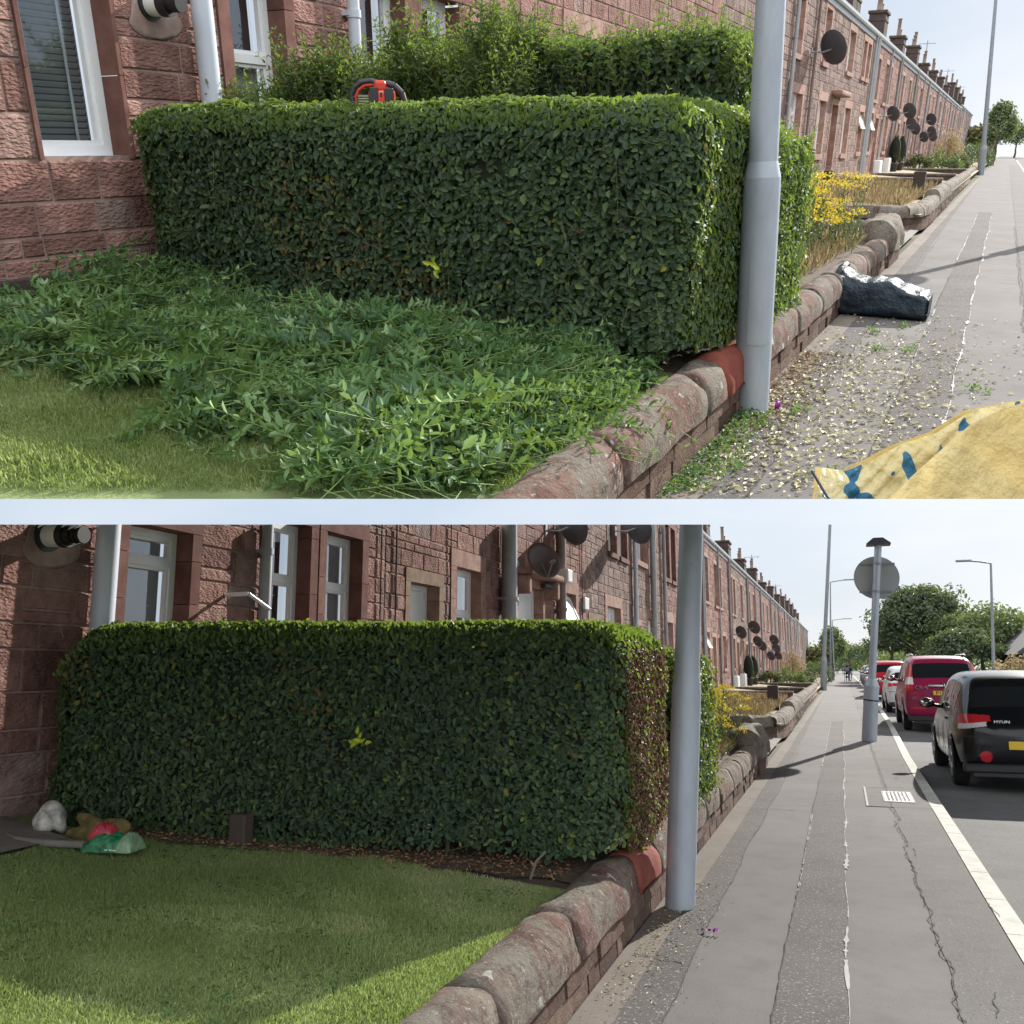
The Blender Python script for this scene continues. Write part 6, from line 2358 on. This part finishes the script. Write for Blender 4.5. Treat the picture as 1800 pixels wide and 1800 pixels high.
t = thing('uncut_hedge', 'lower leafy hedge along the street wall behind the lamp post, upper street', 'hedge', (-1.7, 7.3, .4))
lv = Leaves()
hedge_leaves(lv, 15000, SQ, .42, 1.70, .22, (.035, .06), .16, ('f', 't', 'r', 'b'), .06, seed=29, loose=.4, yellow=.03, tone=.14)
st = MB()
for i in range(220):
    y = rng.uniform(6.7, 8.05)
    sprig(lv, st, (-1.42, y, rng.uniform(.5, 1.6)), (rng.uniform(.1, .5), rng.normal(0, .3), .8), rng.uniform(.1, .22), .055, 5, .66)
lv.build('leaves', 'hedge_leaf', t, t.location)
part('hedge_heart', hedge_core(SQ, .42, 1.70, .16), 'hedge_core', t)
part('stems', st, 'twig', t)
# loose leggy growth on its house side
t = thing('leggy_shrub', 'leggy pale shoots rising before the house windows, upper street', 'shrub', (-4.7, 6.7, .5))
lv = Leaves()
st = MB()
for i in range(3200):
    u = rng.random() ** 1.25
    x = -5.24 + u * 2.0
    y = rng.uniform(5.45 + .7 * min(1, u * 2.5), 6.3 + .9 * u)
    top = 1.86 + .46 * u + .14 * math.sin(x * 9) + .10 * math.sin(x * 23)
    z = 1.1 + (top - 1.1) * rng.random() ** .55
    sprig(lv, st, (x, y, z), (rng.normal(0, .5), rng.normal(0, .4), 1), rng.uniform(.12, .36), .066, rng.integers(4, 8), rng.uniform(.45, .82))
lv.build('leaves', 'hedge_leaf', t, t.location)
for i in range(40):
    x = rng.uniform(-5.0, -3.6); y = rng.uniform(6.4, 7.2)
    st.tube([(x, y, .45), (x + rng.normal(0, .1), y, 1.3), (x + rng.normal(0, .15), y, 1.9)], [.012, .009, .005], 5)
part('stems', st, 'twig', t)

# clippings over the lawn
t = thing('hedge_clippings', 'thick layer of cut green privet shoots covering the lawn, upper street', 'clippings', (-3.3, 3.7, .5))
t['kind'] = 'stuff'
lv = Leaves()
st = MB()
cnt = 0
while cnt < 3000:
    x = rng.uniform(-5.2, -1.48); y = rng.uniform(2.0, 4.9)
    edge = 2.95 + .10 * math.sin(x * 5) + .12 * math.sin(x * 11 + 1) if x < -3.3 else (2.72 + .14 * math.sin(x * 9) if x < -2.35 else 2.1)
    if -2.35 <= x < -1.9:
        edge = 2.60 - (x + 2.35) * 1.0
    if y < edge - (rng.random() < .05) * .3:
        continue
    if x > -1.62 and rng.random() < .55:
        continue
    cnt += 1
    depth = min(1, (y - edge + .2) / .8)
    heap = max(0, math.sin(x * 3.1 + 1) * math.sin(y * 2.7)) + .6 * max(0, math.sin(x * 7.3) * math.sin(y * 6.1 + 2))
    pile = (.05 + .16 * depth + .13 * heap) * (1 if x < -1.75 else .45)
    z = ground_z(x, W) + rng.uniform(0, 1) ** .6 * pile
    lay = rng.normal(.4, .9) if math.sin(x * 2.3 + y * 3) > 0 else rng.normal(2.6, .9)
    sprig(lv, st, (x, y, z), (math.cos(lay), math.sin(lay), rng.normal(.03, .22)), rng.uniform(.12, .42), rng.uniform(.045, .092), rng.integers(4, 9), rng.choice([.2, .45, .6, .75, .98]) + rng.normal(0, .06), stem_r=.003, droop=rng.uniform(.0, .35))
for i in range(420):     # bare stems showing among the leaves
    x = rng.uniform(-5.1, -1.8); y = rng.uniform(2.9, 4.8)
    z = ground_z(x, W) + rng.uniform(.08, .22)
    a = rng.uniform(0, 6.28)
    st.tube([(x, y, z), (x + math.cos(a) * .12, y + math.sin(a) * .12, z + rng.normal(.01, .02)), (x + math.cos(a + .2) * .26, y + math.sin(a + .2) * .26, z + rng.normal(0, .03))], [.0035, .003, .002], 4)
n = 24000
P = np.c_[rng.uniform(-5.2, -1.55, n), rng.uniform(2.7, 4.9, n), np.zeros(n)]
P = P[P[:, 1] > 3.0 + .1 * np.sin(P[:, 0] * 7) - .5 * (P[:, 0] > -2.2)]
n = len(P)
P[:, 2] = .38 + .27 * (-P[:, 0] - 1.4) / 3.9 + rng.uniform(0, .10, n)
lv.add(P, unit(np.c_[rng.normal(size=(n, 2)), rng.normal(0, .4, n)]), unit(rng.normal(size=(n, 3)) * .7 + [0, 0, 1]), rng.uniform(.04, .065, n), rng.uniform(.018, .028, n), np.clip(rng.normal(.32, .22, n), 0, 1))
lv.build('leaves', 'clip_leaf', t, t.location)
part('stems', st, 'green_stem', t)
for i, (x, y, dx, dy, L) in enumerate([(-3.55, 2.75, .8, .5, .35), (-2.9, 3.0, 1, -.35, .4), (-2.3, 2.65, -1, .1, .4)]):
    lv2 = Leaves(); st2 = MB()
    z = ground_z(x, W) + .14
    for j in range(3):
        sprig(lv2, st2, (x, y, z), (dx + rng.normal(0, .3), dy + rng.normal(0, .3), .25), L * rng.uniform(.6, 1), .075, 7, .95)
    tt = thing('cut_branch', ['silvery pale cut branch on the lawn edge, upper street', 'long pale cut branch across the middle of the clippings, upper street', 'pale leafy cut branch near the wall end of the lawn, upper street'][i], 'branch', (x, y, z))
    lv2.build('leaves', 'clip_leaf', tt, tt.location)
    part('stem', st2, 'green_stem', tt)

# litter on the pavement
n = 8500
P = np.c_[rng.uniform(-1.24, .9, n), rng.uniform(3.6, 10.5, n), np.full(n, .013)]
dens = np.exp(-((P[:, 0] + .95) / .72) ** 2) * np.exp(-((P[:, 1] - 5.8) / 2.4) ** 2) + .03
P = P[rng.random(n) < dens * 1.1]
n = len(P)
lv = Leaves()
lv.add(P, unit(np.c_[rng.normal(size=(n, 2)), rng.normal(0, .25, n)]), unit(rng.normal(size=(n, 3)) * .4 + [0, 0, 1]), rng.uniform(.018, .055, n), rng.uniform(.012, .03, n), rng.uniform(.35, 1, n))
tag(lv.build('leaf_litter', 'fallen_leaf'), 'pale cut leaf scraps scattered over the pavement, upper street', 'leaf litter', None, 'stuff')
n = 1500
P = np.c_[-1.24 + np.abs(rng.normal(0, .16, n)), rng.uniform(5.5, 8.0, n), np.full(n, .012)]
lv = Leaves()
lv.add(P, unit(np.c_[rng.normal(size=(n, 2)), rng.normal(0, .25, n)]), unit(rng.normal(size=(n, 3)) * .4 + [0, 0, 1]), rng.uniform(.012, .034, n), rng.uniform(.005, .014, n), rng.random(n))
tag(lv.build('brown_litter', 'litter_brown'), 'rusty brown leaf dust drift behind the lamp post foot, upper street', 'leaf litter', None, 'stuff')
lv = Leaves()
n = 900
P = np.c_[-1.24 + np.abs(rng.normal(0, .10, n)), rng.uniform(3.7, 5.8, n), rng.uniform(.01, .05, n)]
lv.add(P, unit(np.c_[rng.normal(size=(n, 2)), rng.normal(0, .4, n)]), unit(rng.normal(size=(n, 3)) * .6 + [0, 0, 1]), rng.uniform(.025, .05, n), rng.uniform(.012, .022, n), rng.uniform(.1, .7, n))
tag(lv.build('green_litter', 'clip_leaf'), 'green cut leaves heaped along the wall foot, upper street', 'leaf litter', None, 'stuff')
for i, (x, y) in enumerate([(-.93, 5.95), (-.55, 4.75), (-.85, 9.1), (-.62, 9.6), (-.72, 8.3), (.1, 7.1), (-1.0, 4.6), (-.45, 8.4)]):
    lv2 = Leaves(); st2 = MB()
    for j in range(4):
        a = rng.uniform(0, 6.28)
        sprig(lv2, st2, (x + rng.normal(0, .03), y + rng.normal(0, .05), .02), (math.cos(a), math.sin(a), .15), rng.uniform(.05, .12), .045, 3, .8)
    tt = thing('fallen_sprig', ['green sprig just past the lamp post foot', 'leafy sprig near the yellow sack corner', 'sprig in the shadow edge of the dark bag', 'green sprig right beside the dark bag', 'small sprig on the smooth paving before the dark bag', 'lone sprig beyond the pale sealing line', 'sprig lying close to the wall foot shadow', 'tiny sprig on the middle strip before the dark bag'][i] + ', upper street', 'sprig', (x, y, .02), 0, 'sprigs dropped on the pavement')
    lv2.build('leaves', 'clip_leaf', tt, tt.location)
    part('stem', st2, 'green_stem', tt)

# hedge trimmer lying on the hedge
t = thing('hedge_trimmer', 'red and black hedge trimmer lying on top of the clipped hedge', 'hedge trimmer', (-3.46, 5.05, 1.86), R_(25))
hb = MB()
arc = [(-.155 + .0, 0, -.02), (-.165, 0, .04), (-.145, 0, .085), (-.10, 0, .115), (-.04, 0, .122), (.0, 0, .11)]
hb.tube(arc, .017, 12)
hb.build('front_handle', 'tool_black', t)
MB().tube([(p[0] * .86 + .005, p[1] - .003, p[2] * .84) for p in arc], .009, 8).build('handle_trim', 'tool_red', t)
MB().cbox(-.055, .10, -.05, .05, -.02, .075, .022).cbox(-.02, .055, -.045, .045, .06, .125, .018).build('motor_housing', 'tool_red', t)
MB().cbox(-.045, .008, -.058, -.045, -.0, .085, .006).cbox(.045, .10, -.056, -.045, .0, .080, .006).build('grip_panel', 'tool_black', t)
MB().tube([(.05, 0, .11), (.10, 0, .095), (.145, 0, .055), (.165, 0, -.01)], [.018, .02, .018, .016], 12).build('rear_handle', 'tool_black', t)
MB().cbox(-.115, -.05, -.04, .04, -.015, .045, .008).build('vent_block', 'dish_grey', t)
b = MB()
for q in range(4):
    b.box(-.117, -.052, -.043, -.039, -.008 + q * .014, -.002 + q * .014)
b.build('vent_slots', 'chrome', t)
b = MB().box(-.65, -.10, -.012, .012, -.02, -.012)
for q in range(14):
    b.add([(-.62 + q * .037, -.035, -.016), (-.605 + q * .037, .035, -.016), (-.60 + q * .037, .035, -.016), (-.607 + q * .037, -.035, -.016)], [(0, 1, 2, 3)])
b.build('blade', 'chrome', t)
MB().box(.018, .034, -.0495, -.0455, .025, .062).build('label_plate', 'plate_white', t)
MB().box(.0205, .0315, -.0505, -.0495, .0285, .0585).build('label_ink', 'ink', t)

# dark folded bag lying on the pavement
t = thing('dark_blue_bag', 'long dark blue woven bag lying on the pavement by the wall', 'bag', (-.95, 10.3, 0))


def crumple(pts_fn, nu, nv, seed, amp, hi=22):
    rnd = random.Random(seed)
    ph = [(rnd.uniform(-hi, hi), rnd.uniform(-hi, hi), rnd.uniform(0, 6)) for _ in range(7)]
    vs = []
    for j in range(nv + 1):
        for i in range(nu + 1):
            u, v_ = i / nu, j / nv
            p, nn = pts_fn(u, v_)
            w = amp * sum(abs(math.sin(a * u + b * v_ + c)) - .6 for a, b, c in ph) / 3
            vs.append(Vector(p) + Vector(nn) * w)
    m = nu + 1
    return MB().add(vs, [(j * m + i, j * m + i + 1, (j + 1) * m + i + 1, (j + 1) * m + i) for j in range(nv) for i in range(nu)], .5, True)


def bag_fn(u, v_):
    # u along the length (street side end = 1), v round the section
    x = -.50 + 1.02 * u
    hgt = .46 * (1 - u) ** .9 + .25 * u + .05 * math.sin(u * 11 + 1) * (1 - u)
    wid = .26 * (1 - u) + .30 * u
    a = v_ * 2 * PI
    cy, cz = math.cos(a), math.sin(a)
    sx = abs(cy) ** .55 * math.copysign(1, cy)
    sz = abs(cz) ** .55 * math.copysign(1, cz)
    k = .62 if (u < .02 or u > .98) else 1
    y = sx * wid * k
    z = hgt / 2 + sz * hgt / 2 * k
    return (x + .10 * (sz) * (u < .1), y - .05, max(z, .004)), (0, cy, max(cz, 0))


b = crumple(bag_fn, 60, 60, 5, .030)
b.build('sack', 'navy_weave', t)
b = MB()
b.add([(.52, -.31, .01), (.52, .22, .01), (.52, .22, .22), (.52, -.31, .22)], [(0, 1, 2, 3)])
b.build('sack_end', 'navy_weave', t)
b = crumple(lambda u, v_: ((-.15 + .35 * u, -.12 + .28 * v_, .30 - .10 * u + .03 * math.sin(v_ * 6)), (0, 0, 1)), 24, 18, 8, .03)
b.build('open_flap', 'navy_weave', t)

# yellow builders' sack in the corner
t = thing('yellow_sack', 'large open yellow woven sack with blue printing at the pavement edge', 'sack', (-.1, 4.4, 0))


def lerp_path(path, u):
    k = u * (len(path) - 1)
    i = min(int(k), len(path) - 2)
    f = k - i
    return Vector(path[i]) * (1 - f) + Vector(path[i + 1]) * f


# rim of the far side, and the folded rim of the near side
FAR = [(-.52, 3.95, .30), (-.43, 4.0, .28), (-.33, 4.1, .32), (-.23, 4.2, .38), (-.10, 4.3, .42), (.02, 4.45, .50), (.17, 4.6, .52), (.36, 4.8, .53)]
NEAR = [(-.44, 3.50, .05), (-.30, 3.62, .20), (-.20, 3.68, .30), (-.13, 3.74, .385), (-.05, 3.84, .47), (.05, 4.0, .565), (.16, 4.16, .605), (.33, 4.35, .64)]


def far_fn(u, v_):
    p = lerp_path(FAR, u)
    q = Vector((p.x + .03, p.y + .05 - .25 * math.sin(v_ * PI / 2), p.z * (1 - v_)))
    return (q.x, q.y, max(q.z, .005)), (.2, -1, .3)


def near_fn(u, v_):
    p = lerp_path(NEAR, u)
    q = Vector((p.x + .02 * v_, p.y - .22 * v_ ** .8, p.z * (1 - v_)))
    return (q.x, q.y, max(q.z, .005)), (.2, -1, .2)


def floor_fn(u, v_):
    p = lerp_path(FAR, u) * (1 - v_) + lerp_path(NEAR, u) * v_
    return (p.x, p.y, .02 + .10 * v_ * u), (0, 0, 1)


def back_fn(u, v_):
    p = lerp_path(FAR, u)
    return (p.x, p.y + .04 + .12 * v_, max(p.z * (1 - v_), .005)), (.2, 1, .3)


b = crumple(far_fn, 150, 70, 16, .036, 34)
part('inner_side', b, 'yellow_weave_inside', t)
b = crumple(back_fn, 60, 20, 19, .015)
part('back_side', b, 'yellow_weave', t)
b = crumple(near_fn, 150, 70, 18, .020, 20)
part('front_side', b, 'yellow_weave', t)
b = crumple(floor_fn, 40, 20, 20, .01)
part('sack_bottom', b, 'yellow_weave', t)
b = MB().tube([(-.52, 3.90, .31), (-.44, 3.86, .22), (-.36, 3.85, .16), (-.25, 3.9, .13)], .006, 6)
part('draw_string', b, 'door_dark', t)
o = MB().blob((0, 0, .02), (.02, .025, .03), 2, .3, 4).build('sweet_wrapper', 'purple_foil', None, (-1.07, 6.0, .01))
tag(o, 'scrap of purple wrapper at the lamp post foot, upper street', 'wrapper')

big_column((-1.22, 5.9, 0), (-1.33, 5.9, 2.26), 1.44, .112, .088, 'near galvanised lamp post rising from the leaf litter, upper street', 3.6)
street_lamp(-1.28, 70.9, 11.5, 0, 'tall plain second lamp post at the far wall, upper street', .15, lean=-1.0)

# the sign beyond the frame edge still throws its shadow on this pavement
t = thing('road_sign', 'round road sign on a post beside the kerb, upper street', 'road sign', (.85, 19.6, 0))
MB().cyl((0, 0, 0), (0, 0, 1.2), .14, None, 24).cyl((0, 0, 1.2), (0, 0, 4.3), .08, None, 20).build('post', 'galvanised', t)
MB().cyl((0, .12, 3.5), (0, .132, 3.5), .475, .475, 48).build('sign_plate', 'sign_back', t)

# =====================================================================================
#                                    put the places where they stand, end them at their edge
# =====================================================================================
for key, M in (('L', M_LOW), ('U', M_UP)):
    for o in ROOTS[key]:
        loc = Matrix.Translation(o.location) @ o.rotation_euler.to_matrix().to_4x4()
        o.matrix_world = M @ loc
bpy.context.view_layer.update()


def end_at_plane(col, nrm, keep_positive):
    n_w = Vector(nrm)
    for nm_ in [q.name for q in col.objects]:
        o = bpy.data.objects.get(nm_)
        if o is None or o.type != 'MESH':
            continue
        mw = o.matrix_world
        pts = np.array([v_[:] for v_ in o.bound_box])
        A = np.array(mw)
        wp = pts @ A[:3, :3].T + A[:3, 3]
        d = (wp - np.array([0, 0, EYE])) @ np.array(n_w)
        if not keep_positive:
            d = -d
        if d.min() > 0:
            continue
        if d.max() < 0:
            for ch in list(o.children):
                if ch.type == 'MESH':
                    bpy.data.objects.remove(ch)
            bpy.data.objects.remove(o)
            continue
        if 'nocut' in o:
            continue
        if o.data.users > 1:
            o.data = o.data.copy()
        inv = mw.inverted()
        co = inv @ EYEV
        no = (mw.to_3x3().transposed() @ n_w).normalized()
        bm = bmesh.new()
        bm.from_mesh(o.data)
        bmesh.ops.bisect_plane(bm, geom=bm.verts[:] + bm.edges[:] + bm.faces[:], plane_co=co, plane_no=no, clear_inner=keep_positive, clear_outer=not keep_positive)
        bm.to_mesh(o.data)
        bm.free()


end_at_plane(COL_L, NL, False)
end_at_plane(COL_U, NU, True)
for col in (COL_L, COL_U):
    for nm_ in [q.name for q in col.objects]:
        o = bpy.data.objects.get(nm_)
        if o is not None and o.type == 'MESH' and len(o.data.polygons) == 0 and not o.children:
            bpy.data.objects.remove(o)
    for nm_ in [q.name for q in col.objects]:
        o = bpy.data.objects.get(nm_)
        if o is not None and o.type == 'EMPTY' and not o.children:
            bpy.data.objects.remove(o)
for o in bpy.data.objects:
    if 'nocut' in o:
        del o['nocut']
